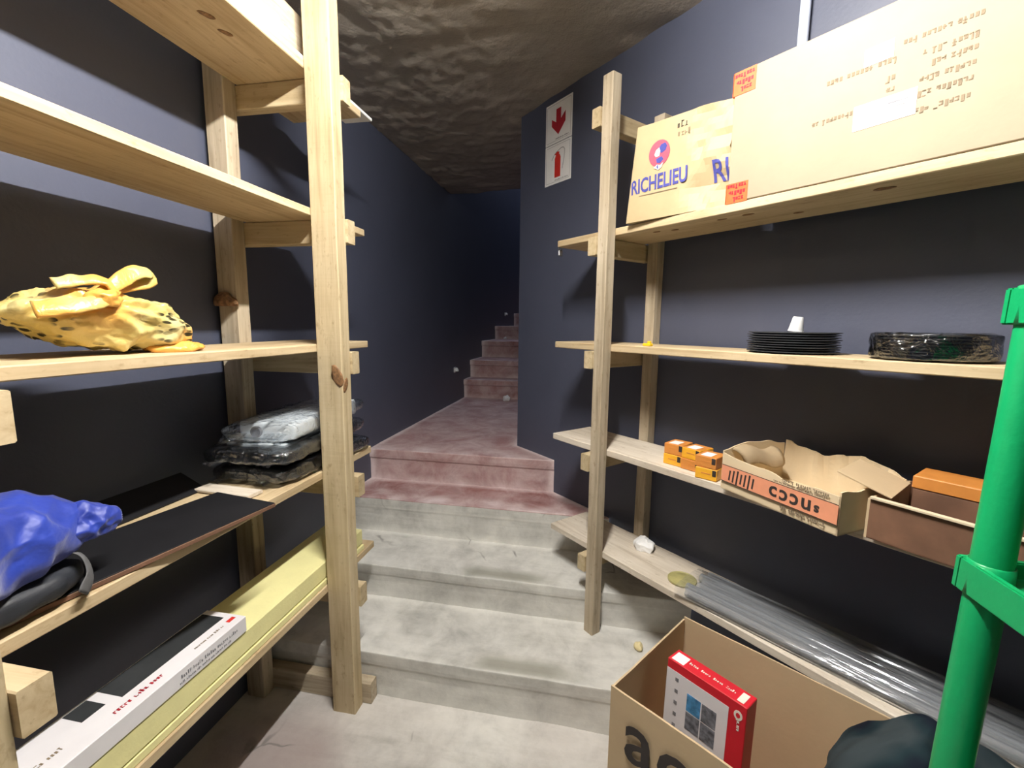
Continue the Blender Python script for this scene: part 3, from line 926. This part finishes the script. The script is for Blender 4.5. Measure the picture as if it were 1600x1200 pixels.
emb([(-.05, .35), (.15, .62), (.55, .68), (.72, .40), (.60, .10), (.25, -.05), (.05, .05)], 'blue_ink', .0007)
emb([(-.45, -.05), (-.30, .28), (-.02, .42), (.10, .15), (.02, -.22), (-.30, -.25)], 'white_ink', .0009)
emb([(-.28, -.40), (.25, -.28), (.45, -.55), (.12, -.80), (-.20, -.70)], 'blue_ink', .0007)
emb([(-.50, -1.05), (-.15, -.85), (.15, -.95), (.42, -.78), (.30, -1.10), (-.02, -1.28), (-.30, -1.12)], 'white_ink', .0009)
emb([(-.22, -1.02), (-.05, -.85), (.0, -1.25)], 'blue_ink', .0012)
tx = face_ab(.86, Z1 + .275)
scribble(.036, .020, 'ink', tx, rc, 91, bold=.12)
scribble(.034, .018, 'ink_brown', tx @ T((.002, -.026, 0)), rc, 92, bold=.12)
bx, by = lerp2(B, C_, .72)
ang2 = math.degrees(math.atan2(C_[1] - B[1], -(C_[0] - B[0])))
ri = text('RI', .088, 'blue_ink', FR @ T((bx, by + .02, Z1 + .108)) @ RZ(-ang2) @ FACE_R, rc, 'lettering', .0014, xs=.72)
bm = bmesh.new()
bm.from_mesh(ri.data)
bmesh.ops.subdivide_edges(bm, edges=[e for e in bm.edges if e.calc_length() > .006], cuts=4)
bmesh.ops.triangulate(bm, faces=bm.faces)
ML = FR.inverted() @ W[ri.name]
for v_ in bm.verts:                          # laid on the crumpled board
    q = ML @ v_.co
    hit = carton_tree.ray_cast(Vector((q.x, q.y + .05, q.z)), Vector((0, -1, 0)))
    if hit[0]: v_.co = ML.inverted() @ (hit[0] + Vector((0, .0012 + (.0006 if v_.co.z > 0 else 0), 0)))
bm.to_mesh(ri.data)
bm.free()

# big plain carton
BX = FR @ T((.305, -1.42, Z1))
bc = thing('cardboard_box', 'large plain brown cardboard box printed upside down on top right shelf', 'box', BX)
obj('box_body', box_bm((.90, .236, .352), .002, (0, 0, .177)), 'card_pale', BX, bc)
def big(s, z, off=.1183): return FR @ T((s, -1.42 + off, z)) @ FACE_R
for k, (sa, za, sb, zb) in enumerate(((.379, 2.066, .254, 2.061), (.343, 2.022, .258, 2.034), (.326, 2.001, .257, 2.005), (.338, 1.975, .257, 1.975), (.350, 1.944, .258, 1.949), (.345, 1.912, .259, 1.916))):
    scribble(abs(sa - sb), .013, 'ink_brown', big((sa + sb) / 2, (za + zb) / 2) @ RZ(180), bc, 20 + k)
scribble(.135, .014, 'ink_brown', big(.455, 2.036) @ RZ(180), bc, 31)
scribble(.014, .015, 'ink_brown', big(.393, 1.999) @ RZ(180), bc, 32)
scribble(.010, .013, 'ink_brown', big(.390, 1.975) @ RZ(180), bc, 33)
scribble(.080, .013, 'ink_brown', big(.500, 1.950) @ RZ(180), bc, 34)
l1 = obj('paper_label', poly_bm(rect(.054, .038), .0008), 'paper', big(.42, 2.063) @ RZ(2), bc)
l2 = obj('paper_label', poly_bm(rect(.114, .055), .0008), 'paper', big(.40, 1.936) @ RZ(1), bc)
obj('print_line', poly_bm(rect(.030, .003)), 'grey_print', big(.42, 2.062, .1192) @ RZ(2), l1)
obj('print_line', poly_bm(rect(.035, .003)), 'grey_print', big(.375, 1.948, .1192) @ RZ(1), l2)
obj('print_line', poly_bm(rect(.08, .0015)), 'grey_print', big(.40, 1.938, .1192), l2)
for zc, h_ in ((2.128, .062), (1.832, .055)):
    tp = obj('orange_tape', poly_bm(rect(.062, h_), .0008), 'orange_tape', big(.727, zc), bc)
    obj('orange_tape', box_bm((.0008, .03, h_), 0), 'orange_tape', FR @ T((.7604, -1.317, zc)), bc)
    for q in range(3):
        scribble(.050 - .006 * q, .013, 'red_ink', big(.726, zc + .018 - .018 * q, .1192) @ RZ(180), tp, 40 + q, bold=.3)

# metal padlock hanging at the shelf end
hk = thing('padlock', 'small grey padlock hanging from the far end of the top right shelf', 'padlock', FR @ T((1.512, -1.325, 1.745)))
HK = FR @ T((1.512, -1.325, 1.745))
obj('lock_body', box_bm((.010, .022, .026), .003, (0, 0, .013)), 'steel', HK, hk)
obj('shackle', sweep_bm([(0, .008 * math.cos(t), .025 + .008 * max(0, math.sin(t)) + .026) if 0 < t < math.pi else (0, .008 * math.cos(t), .024) for t in [0, .01, .4, .8, 1.2, 1.57, 1.95, 2.35, 2.75, 3.13, math.pi]], .0022, 8, 1, Vector((1, 0, 0))), 'steel', HK, hk, smooth=True)
obj('staple', sweep_bm([(-.01, 0, .062), (.0, 0, .060), (.001, 0, .050)], .002, 8, 1, Vector((0, 1, 0))), 'steel', HK, hk)

# second shelf
Mx = FR @ T((1.035, -1.335, Z2))
yt = thing('plastic_tag', 'small bright yellow plastic clip on the second right shelf', 'clip', Mx)
obj('clip_body', box_bm((.034, .018, .010), .002, (0, 0, .005)), 'yellow_plastic', Mx, yt)
obj('clip_tab', box_bm((.012, .012, .014), .002, (-.006, 0, .011)), 'yellow_plastic', Mx, yt)
def plate_bm(r, h):
    return lathe_bm([(r * .80, 0), (r * .86, .0005), (r * .97, h * .55), (r, h * .60), (r, h * .95), (r * .97, h), (r * .84, h * .62), (r * .02, h * .55)], 40)
pl0 = None
for k in range(9):
    Mx = FR @ T((.592 + .002 * math.sin(k * 2.1), -1.418 + .002 * math.cos(k * 3.3), Z2 + .0003 + k * .0066)) @ RZ(k * 31)
    if pl0 is None:
        o = pl0 = obj('plastic_plate', plate_bm(.116, .0064), 'black_plastic', Mx, smooth=False)
    else:
        o = pl0.copy(); COL.objects.link(o); place(o, Mx)
    tag(o, 'shiny black plastic plate in the stack under the white cup', 'plate', 'black plates stacked on the second right shelf')
Mx = FR @ T((.585, -1.415, Z2 + .0605)) @ RY(-6)
cup = thing('white_cup', 'small white plastic cup upside down on the black plate stack', 'cup', Mx)
obj('cup_body', lathe_bm([(.019, 0), (.0192, .004), (.0135, .040), (.012, .0425), (.001, .0425)], 24), 'white_plastic', Mx, cup, smooth=True)
obj('cup_rim', lathe_bm([(.018, 0), (.0205, .001), (.0205, .003), (.018, .004)], 24), 'white_plastic', Mx, cup, smooth=True)
Mx = FR @ T((.290, -1.418, Z2))
wr = thing('wrapped_plates', 'black plates bundled in clear film beside the green shelf', 'plates', Mx)
p0 = None
for k in range(8):
    Mk = Mx @ T((.001 * math.sin(k * 1.7), .001 * math.cos(k * 2.3), .0015 + k * .0072))
    if p0 is None: p0 = obj('plate', plate_bm(.110, .0070), 'black_plastic', Mk, wr)
    else: sub_copy(p0, Mk, wr)
bm = lathe_bm([(.02, .0006), (.106, .0006), (.1135, .006), (.1145, .02), (.114, .045), (.113, .060), (.10, .064), (.01, .062)], 72)
bmesh.ops.subdivide_edges(bm, edges=[e for e in bm.edges if abs(e.verts[0].co.z - e.verts[1].co.z) > .008], cuts=4)
for v_ in bm.verts:
    d = Vector((v_.co.x, v_.co.y, 0)).normalized()
    if v_.co.z > .003: v_.co += d * .006 * abs(noise.noise(v_.co * 38)) + Vector((0, 0, .002 * noise.noise(v_.co * 30)))
obj('plastic_film', bm, 'film', Mx, wr, smooth=True)

# third shelf: small boxes
def small_box(label, Mx, top_mat, body_mat, seed, dims=(.068, .078, .036)):
    t = thing('small_carton', label, 'box', Mx, 'small orange boxes on the third right shelf')
    obj('carton_body', box_bm(dims, .0012, (0, 0, dims[2] / 2)), body_mat, Mx, t)
    obj('top_print', box_bm((dims[0] - .004, dims[1] - .004, .0006), 0, (0, 0, dims[2] + .0002)), top_mat, Mx, t)
    obj('paper_label', box_bm((dims[0] * .5, dims[1] * .6, .0006), 0, (.004, .008, dims[2] + .0008)), 'paper', Mx, t)
    obj('front_mark', box_bm((dims[0] * .45, .0006, .004), 0, (0, dims[1] / 2 + .0002, dims[2] * .55)), 'orange_card', Mx, t)
    obj('corner_mark', box_bm((.012, .0006, dims[2] * .55), 0, (-dims[0] * .38, dims[1] / 2 + .0003, dims[2] * .68)), 'ink', Mx, t)
for (s, n, a_, zz, lab, tm, bmn) in (
    (.918, -1.385, 4, 0, 'yellow box at the bottom of the far small stack', 'orange_card', 'yellow_card'),
    (.846, -1.383, 2, 0, 'yellow box at the bottom of the middle small stack', 'orange_card', 'orange_card'),
    (.770, -1.345, 10, 0, 'yellow box at the bottom of the stack nearest the open carton', 'orange_card', 'yellow_card'),
    (.920, -1.388, 8, .0375, 'orange box with white label on top of the far small stack', 'orange_card', 'orange_card'),
    (.845, -1.386, -2, .0375, 'orange box with white label on top of the middle small stack', 'orange_card', 'yellow_card'),
    (.772, -1.347, 6, .0375, 'orange box with white label beside the open torn carton', 'orange_card', 'orange_card')):
    small_box(lab, FR @ T((s, n, Z3 + .0005 + zz)) @ RZ(a_), tm, bmn, 1)

# torn open carton with a salmon band
TC = FR @ T((.37, -1.196, Z3 + .001)) @ RZ(180 + 12)       # origin: near front corner; x goes to the far end, y to the wall
TC = FR @ Matrix(((math.cos(math.radians(-13)), -math.sin(math.radians(-13)), 0, .365), (math.sin(math.radians(-13)), math.cos(math.radians(-13)), 0, -1.200), (0, 0, 1, Z3 + .001), (0, 0, 0, 1)))
LC, DC = .335, .262
tc = thing('open_carton', 'torn open cardboard carton with salmon band and upside-down print', 'carton', TC)
def wall_bm(p, q, hfun, th=.004, nu=26, nz=8, bulge=None):
    """a thin cardboard wall from p to q with an uneven torn top"""
    bm = bmesh.new()
    p, q = Vector((*p, 0)), Vector((*q, 0))
    d = (q - p).normalized()
    nrm = Vector((d.y, -d.x, 0))
    G = []
    for side in (0, 1):
        g = []
        for i in range(nu + 1):
            u = i / nu
            H = hfun(u)
            col = []
            for k in range(nz + 1):
                f_ = k / nz
                b2 = bulge(u, f_) if bulge else 0
                col.append(bm.verts.new(p.lerp(q, u) + Vector((0, 0, H * f_)) + nrm * (th * side + b2)))
            g.append(col)
        G.append(g)
    for side in (0, 1):
        for i in range(nu):
            for k in range(nz):
                g = G[side]
                bm.faces.new((g[i][k], g[i + 1][k], g[i + 1][k + 1], g[i][k + 1]))
    for i in range(nu):
        bm.faces.new((G[0][i][nz], G[0][i + 1][nz], G[1][i + 1][nz], G[1][i][nz]))
        bm.faces.new((G[0][i][0], G[0][i + 1][0], G[1][i + 1][0], G[1][i][0]))
    for k in range(nz):
        for i in (0, nu):
            bm.faces.new((G[0][i][k], G[0][i][k + 1], G[1][i][k + 1], G[1][i][k]))
    bmesh.ops.recalc_face_normals(bm, faces=bm.faces)
    return bm
nn = lambda u, s: noise.noise(Vector((u * 6, s, 1.3)))
fw_ = obj('front_wall', wall_bm((0, 0), (LC, 0), lambda u: .098 + .006 * nn(u, 1) + .012 * sstep(.75, 1, u) - .012 * math.exp(-((u - .35) / .12) ** 2)), 'card_light', TC, tc, smooth=False)
obj('back_wall', wall_bm((0, -DC), (LC, -DC), lambda u: .105 + .030 * math.exp(-((u - .35) / .22) ** 2) + .008 * nn(u * 2, 2) + .02 * sstep(.7, 1, u), bulge=lambda u, f_: .02 * f_ * f_ * nn(u * 1.5, 5)), 'card_light', TC, tc)
obj('side_wall', wall_bm((0, -DC), (0, 0), lambda u: .104 + .006 * nn(u, 3)), 'card_light', TC, tc)
obj('side_wall', wall_bm((LC, -DC), (LC, 0), lambda u: .115 + .018 * math.sin(u * 3.0) + .005 * nn(u, 4)), 'card_light', TC, tc)
obj('bottom_panel', box_bm((LC, DC, .003), 0, (LC / 2, -DC / 2, .0015)), 'card_light', TC, tc)
# curled flap at the far end
bm = bmesh.new()
rws = []
for i in range(15):
    t = i / 14
    a_ = -.3 + 1.9 * t
    rws.append([bm.verts.new((LC - .006 - .045 * math.sin(a_) * (1 + .15 * nn(j * .15, 8)), -.03 - (DC - .09) * j / 12, .118 + .012 * math.sin(j * .5) - .045 * (1 - math.cos(a_)))) for j in range(13)])
for i in range(14):
    for j in range(12):
        bm.faces.new((rws[i][j], rws[i + 1][j], rws[i + 1][j + 1], rws[i][j + 1]))
bmesh.ops.solidify(bm, geom=bm.faces[:], thickness=.003)
obj('curled_flap', bm, 'card_light', TC, tc, smooth=True)
def tcf(x, z, off=.0048): return TC @ T((x, off, z)) @ FACE_R
obj('printed_band', poly_bm(rect(LC - .002, .048)), 'salmon', tcf(LC / 2, .052, .0044), tc)
for zz in (.0275, .0765):
    obj('printed_line', poly_bm(rect(LC - .002, .0016)), 'ink', tcf(LC / 2, zz, .0046), tc)
for q, (ch, rot, dx, sz) in enumerate((('c', 0, .166, .056), ('c', 180, .136, .056), ('c', 180, .107, .056), ('n', 180, .076, .056), ('s', 180, .050, .034))):
    text(ch, sz, 'ink', tcf(dx, .050 + (.006 if rot == 0 else -.004), .0052) @ RZ(rot), tc, 'lettering', .0012)
scribble(.12, .009, 'ink_brown', tcf(.085, .090, .0046) @ RZ(180), tc, 61)
scribble(.13, .005, 'ink_brown', tcf(.10, .081, .0046) @ RZ(180), tc, 62)
scribble(.12, .010, 'ink_brown', tcf(.09, .017, .0046) @ RZ(180), tc, 63, bold=.3)
for q in range(7):
    obj('printed_stroke', poly_bm(rect(.005, .03 + .006 * (q % 3))), 'ink', tcf(LC - .03 - q * .013, .050, .0052) @ RZ(-6), tc)

# brown box with open flap, orange box inside it
B2 = FR @ T((.325, -1.252, Z3 + .001)) @ RZ(-4)
b2 = thing('open_box', 'dark brown open cardboard box with pale rim behind green shelf', 'box', B2)
obj('front_wall', wall_bm((-.40, 0), (0, 0), lambda u: .096, .005), 'card_dark', B2, b2)
obj('side_wall', wall_bm((0, -.24), (0, 0), lambda u: .094, .005), 'card', B2, b2)
obj('side_wall', wall_bm((-.40, -.24), (-.40, 0), lambda u: .094, .005), 'card', B2, b2)
obj('back_wall', wall_bm((-.40, -.24), (0, -.24), lambda u: .094, .005), 'card_dark', B2, b2)
obj('bottom_panel', box_bm((.40, .24, .003), 0, (-.20, -.12, .0015)), 'card_dark', B2, b2)
obj('rim', box_bm((.40, .012, .006), .001, (-.20, .001, .0985)), 'card_edge', B2, b2)
obj('flap', box_bm((.115, .17, .004), .0008, (.0575, 0, 0)), 'card', B2 @ T((-.02, -.115, .098)) @ RZ(6) @ RY(-18), b2)
Mx = FR @ T((.13, -1.425, Z3 + .005))
ob = thing('lidded_box', 'dark box with orange lid standing inside the brown open box', 'box', Mx)
obj('box_body', box_bm((.30, .10, .105), .002, (0, 0, .053)), 'card_dark', Mx, ob)
obj('box_lid', box_bm((.304, .104, .030), .002, (0, 0, .121)), 'orange_card', Mx, ob)

# bottom shelf on the right
Mx = FR @ T((1.10, -1.47, Z4))
tag(obj('crumpled_film', blob_bm((.07, .06, .05), 14, .03, 18, 2, 4, .7), 'paper', Mx, smooth=False), 'small crumpled white scrap near the post on the bottom right shelf', 'scrap')
Mx = FR @ T((.872, -1.388, Z4))
ld = thing('round_lid', 'round olive tin lid on the bottom right shelf by clear tubes', 'lid', Mx)
obj('lid_disc', lathe_bm([(.044, .0005), (.046, .001), (.046, .006), (.001, .0062)], 36), 'lens_olive', Mx, ld)
obj('lid_rim', lathe_bm([(.045, .0005), (.050, .001), (.0505, .007), (.049, .0085), (.046, .007), (.045, .0005)], 36, False), 'lens_olive', Mx, ld, smooth=True)
TBM = FR @ T((.43, -1.42, Z4)) @ RZ(4)
tb = thing('tube_bundle', 'bundle of long clear plastic tubes on the bottom right shelf', 'tubes', TBM)
for k in range(6):
    y = -.078 + .031 * k
    r = .0148
    bm = bmesh.new()
    sg = 14
    L0, L1 = -.62 + .012 * math.sin(k * 2.3), .385 + .015 * math.sin(k * 1.9)
    for (ra, flip) in ((r, False), (r * .92, True)):
        ra_, rb_ = [], []
        for q in range(sg):
            c2, s2 = math.cos(2 * math.pi * q / sg), math.sin(2 * math.pi * q / sg)
            ra_.append(bm.verts.new((L0, y + ra * c2, r + .0006 + ra * s2)))
            rb_.append(bm.verts.new((L1, y + ra * c2, r + .0006 + ra * s2)))
        for q in range(sg):
            f4 = (ra_[q], ra_[(q + 1) % sg], rb_[(q + 1) % sg], rb_[q])
            bm.faces.new(f4 if not flip else tuple(reversed(f4)))
    obj('tube', bm, 'clear_tube', TBM, tb, smooth=True)
bm = bmesh.new()
rows = []
for i in range(81):
    x = -.60 + 1.02 * i / 80
    row = []
    for j in range(19):
        a_ = math.pi * j / 18
        q = Vector((x, -.097 * math.cos(a_), .036 * math.sin(a_) ** .55))
        q += Vector((0, .3 * math.cos(a_) * -1, 1)).normalized() * (.004 * (ridge(Vector((x * .05, q.y * 2, 0)), 16, 6) - .4) + .0015 * noise.noise(Vector((x * 9, q.y * 40, 2))))
        q.z = max(q.z, .0006)
        row.append(bm.verts.new(q))
    rows.append(row)
for i in range(80):
    for j in range(18):
        bm.faces.new((rows[i][j], rows[i + 1][j], rows[i + 1][j + 1], rows[i][j + 1]))
bmesh.ops.recalc_face_normals(bm, faces=bm.faces)
obj('plastic_film', bm, 'long_film', TBM, tb, smooth=True)

# ------------------------------------------------------------------ signs, conduit and fittings on the walls
def sign(name, label, zc):
    Mx = FR @ T((1.842, WR + .0005, zc))
    t = thing(name, label, 'sign', Mx)
    obj('sign_plate', box_bm((.20, .003, .197), .0008, (0, .0015, 0)), 'paper', Mx, t)
    G = Mx @ T((0, .0032, 0)) @ FACE_R
    for a_, b3, w3, h3 in ((0, .088, .18, .0012), (0, -.088, .18, .0012), (-.09, 0, .0012, .176), (.09, 0, .0012, .176)):
        obj('border_line', poly_bm(rect(w3, h3), .0003), 'grey_print', G @ T((a_, b3, 0)), t)
    return t, G
t, G = sign('arrow_sign', 'white wall sign with a dark red arrow pointing down', 2.470)
obj('arrow', poly_bm([(-.018, .062), (.018, .062), (.018, .008), (.052, .035), (.052, -.012), (0, -.062), (-.052, -.012), (-.052, .022), (-.018, .0)]), 'red_ink', G, t)
scribble(.10, .006, 'grey_print', G @ T((.03, -.079, 0)), t, 95)
t, G = sign('extinguisher_sign', 'white wall sign with a red fire extinguisher symbol', 2.270)
obj('cylinder', poly_bm([(-.022, -.068), (.022, -.068), (.022, .026), (.014, .040), (-.014, .040), (-.022, .026)]), 'bright_red', G, t)
obj('valve', poly_bm([(-.009, .040), (.009, .040), (.012, .052), (-.006, .056), (-.026, .048), (-.022, .043)]), 'bright_red', G, t)
obj('hose', sweep_bm(smooth_path([(-.045, .022, .001), (-.025, .045, .001), (.0, .058, .001), (.035, .066, .001), (.052, .050, .001), (.046, .0, .001), (.036, -.035, .001)], 26), .0016, 6, .4), 'grey_print', G, t)
scribble(.10, .005, 'grey_print', G @ T((.03, -.080, 0)), t, 96)
cd = thing('conduit_pipe', 'white conduit pipe on the wall above the big box', 'pipe', FR @ T((.705, WR + .016, 1.9)))
obj('pipe', sweep_bm([(.705, WR + .016, 1.95), (.705, WR + .016, 2.60)], .0145, 16, 1, Vector((1, 0, 0))), 'conduit', FR, cd, smooth=True)
obj('saddle_clip', box_bm((.050, .034, .014), .003, (.705, WR + .0175, 2.50)), 'conduit', FR, cd)
obj('saddle_clip', box_bm((.050, .034, .014), .003, (.705, WR + .0175, 2.05)), 'conduit', FR, cd)
for s, z, lab in ((4.01, 1.018, 'small white wall fitting low beside the lower red stairs'), (6.33, 1.59, 'small white wall fitting high above the upper red stairs')):
    Mx = FL @ T((s, WL - .001, z))
    t = thing('wall_fitting', lab, 'fitting', Mx, 'white fittings on the stair wall')
    obj('fitting_plate', box_bm((.05, .008, .05), .003, (0, -.004, 0)), 'white_plastic', Mx, t)
    obj('fitting_cap', lathe_bm([(.021, 0), (.020, .012), (.012, .026), (.004, .034)], 16), 'white_plastic', Mx @ T((0, -.022, -.012)), t, smooth=True)

# scraps on the stairs
for (s, y, z, r, lab) in ((4.23, .85, .709, .075, 'crumpled white paper at the foot of the upper red stairs'), (5.66, 1.165, 1.257, .05, 'small white paper scrap on an upper red stair')):
    tag(obj('paper_scrap', blob_bm((r, r * .8, r * .75), int(s * 10), r * .3, 20, 2, 4, .8), 'paper', FL @ T((s, y, z))), lab, 'paper')
tag(obj('foam_scrap', blob_bm((.04, .03, .028), 6, .008, 30, 2, 3, .8), 'cream', FL @ T((1.683, -.205, .184))), 'small cream scrap on the step behind the cardboard box', 'scrap')

# ------------------------------------------------------------------ cardboard box on the floor with the red product box
CB = FR @ T((.443, -1.030, .004)) @ RZ(8)
cb = thing('cardboard_box', 'open brown cardboard box on the floor with large black letters', 'box', CB)
LX, LY, HH = .53, .40, .548
th = .005
x0, x1, y0, y1 = -LX / 2, LX / 2, -LY / 2, LY / 2
obj('side_panel', wall_bm((x0, y1 - th), (x1, y1 - th), lambda u: HH + .002 * nn(u, 1), th, 12, 4), 'card', CB, cb)
obj('side_panel', wall_bm((x0, y0), (x1, y0), lambda u: HH + .002 * nn(u, 2), th, 12, 4), 'card', CB, cb)
obj('end_panel', wall_bm((x1 - th, y0 + th), (x1 - th, y1 - 2 * th), lambda u: HH - .004 + .002 * nn(u, 3), th, 12, 4), 'card', CB, cb)
obj('end_panel', wall_bm((x0, y0 + th), (x0, y1 - 2 * th), lambda u: HH - .004, th, 12, 4), 'card', CB, cb)
obj('bottom_panel', box_bm((LX - .012, LY - .016, .005), 0, (0, -.002, .0025)), 'card', CB, cb)
text('ac', .205, 'ink', CB @ T((.135, y1 + .0012, .452)) @ FACE_R, cb, 'lettering', .002, xs=.95)
RB = FR @ T((.535, -.985, .0125)) @ RZ(3) @ RX(2)
rb = thing('product_box', 'red and white product box standing inside the floor box', 'box', RB)
RW, RD, RH = .205, .052, .565
obj('box_body', box_bm((RW, RD, RH), .0015, (0, 0, RH / 2)), 'red', RB, rb)
def rbf(x, z, off=0): return RB @ T((x, RD / 2 + .0004 + off, z)) @ FACE_R
fp = obj('front_print', poly_bm(rect(RW * .80, RH - .03), .0005), 'white_box', rbf(.020, RH / 2 - .010), rb)
for dx, dz, mt in ((.018, -.085, 'photo_blue'), (-.022, -.085, 'photo_grey'), (.018, -.135, 'photo_grey'), (-.022, -.135, 'photo_grey')):
    obj('product_photo', poly_bm(rect(.037, .047), .0005), mt, rbf(.005 + dx, RH + dz, .0006), fp)
for q in range(6):
    obj('print_mark', poly_bm(rect(.009, .010), .0004), 'grey_print', rbf(.072, RH - .045 - .032 * q, .0006), fp)
    obj('print_mark', poly_bm(rect(.03, .003), .0004), 'grey_print', rbf(.028, RH - .19 - .014 * q, .0006), fp)
obj('white_ring', poly_bm([(.010 * math.cos(t * math.pi / 8), .012 * math.sin(t * math.pi / 8)) for t in range(16)]), 'white_ink', rbf(-.084, RH - .030, .0002), rb)
obj('ring_centre', poly_bm([(.005 * math.cos(t * math.pi / 8), .006 * math.sin(t * math.pi / 8)) for t in range(16)]), 'red', rbf(-.084, RH - .030, .0006), rb)
scribble(.026, .008, 'white_ink', rbf(-.084, RH - .055, .0002) @ RZ(90), rb, 71)
TP = RB @ T((0, 0, RH + .0003))
obj('white_sticker', poly_bm(rect(.034, .036), .0005), 'paper', TP @ T((.078, .004, 0)), rb)
for q in range(4):
    scribble(.022, .008, 'white_ink', TP @ T((.044 - .032 * q, 0, 0)) @ RZ(180), rb, 80 + q, bold=.18)
obj('pale_sticker', poly_bm(rect(.016, .036), .0005), 'white_ink', TP @ T((-.083, .002, 0)), rb)

# ------------------------------------------------------------------ green plastic shelving unit at the right
GX0, GX1, GY0, GY1 = .08, .692, -.766, -.486            # s range, y range in FL (y falls towards the right)
GF = FL @ T((0, GY1, .0)) @ RX(1.6) @ T((0, -GY1 + .012, .0))      # the light plastic frame stands a little out of plumb
gu = thing('plastic_shelving', 'bright green plastic shelving unit at the right edge', 'shelving', FL @ T((.39, -.63, 0)))
PR = .0215
for s in (GX0 + PR, GX1 - PR):
    for y in (GY0 + PR, GY1 - PR):
        obj('post', lathe_bm([(.0195, .004), (PR, .01), (PR, 1.49), (.0185, 1.50), (.0165, 1.528), (.014, 1.534), (.001, 1.534)], 24), 'green', GF @ T((s, y, 0)), gu, smooth=True)
for zt in (.06, .366, .73, 1.094, 1.457):
    Lx, Ly = GX1 - GX0, GY1 - GY0
    Mt = GF @ T(((GX0 + GX1) / 2, (GY0 + GY1) / 2, zt))
    bm = bmesh.new()
    ht = .046
    e_ = .010
    for c, sz in (((Lx / 2 - e_ / 2 + .003, 0, ht / 2), (e_, Ly + .006, ht)), ((-Lx / 2 + e_ / 2 - .003, 0, ht / 2), (e_, Ly + .006, ht)), ((0, Ly / 2 - e_ / 2 + .003, ht / 2), (Lx - .010, e_, ht)), ((0, -Ly / 2 + e_ / 2 - .003, ht / 2), (Lx - .010, e_, ht))):
        add_box(bm, c, sz)
    bmesh.ops.bevel(bm, geom=list(bm.edges), offset=.002, segments=2, affect='EDGES')
    tr = obj('tray', bm, 'green', Mt, gu)
    obj('tray_deck', box_bm((Lx - .026, Ly - .026, .005), .001, (0, 0, ht - .022)), 'green', Mt, tr)
    for q in range(9):
        obj('deck_rib', box_bm((.007, Ly - .030, .012), .001, (-Lx / 2 + .05 + q * (Lx - .1) / 8, 0, ht - .032)), 'green', Mt, tr)
    for s in (GX0 + PR, GX1 - PR):
        for y in (GY0 + PR, GY1 - PR):
            obj('sleeve', lathe_bm([(PR + .0005, 0), (PR + .0035, .001), (PR + .0025, ht + .002), (PR + .0005, ht + .003)], 24, False), 'green', GF @ T((s, y, zt)), tr, smooth=True)

# dark bag standing on the floor between the green shelf and the floor box, slumped over the rim of the box
def slump(q):
    t = sstep(.18, .30, q.z)
    q.y += .155 * t
    q.z -= .17 * t * sstep(.0, .24, q.y)
    q.x -= .05 * t
    return q
DBM = FL @ T((.870, -.745, .003)) @ RZ(-35.8)
db = thing('dark_bag', 'dark teal fabric bag slumped between green post and floor box', 'bag', DBM)
obj('bag_body', blob_bm((.265, .195, .765), 52, .010, 6, 3.2, 6, .995, .3, slump, fold=.03, fscale=7, stretch=(1, 1, .6)), 'teal_fabric', DBM, db, smooth=True)
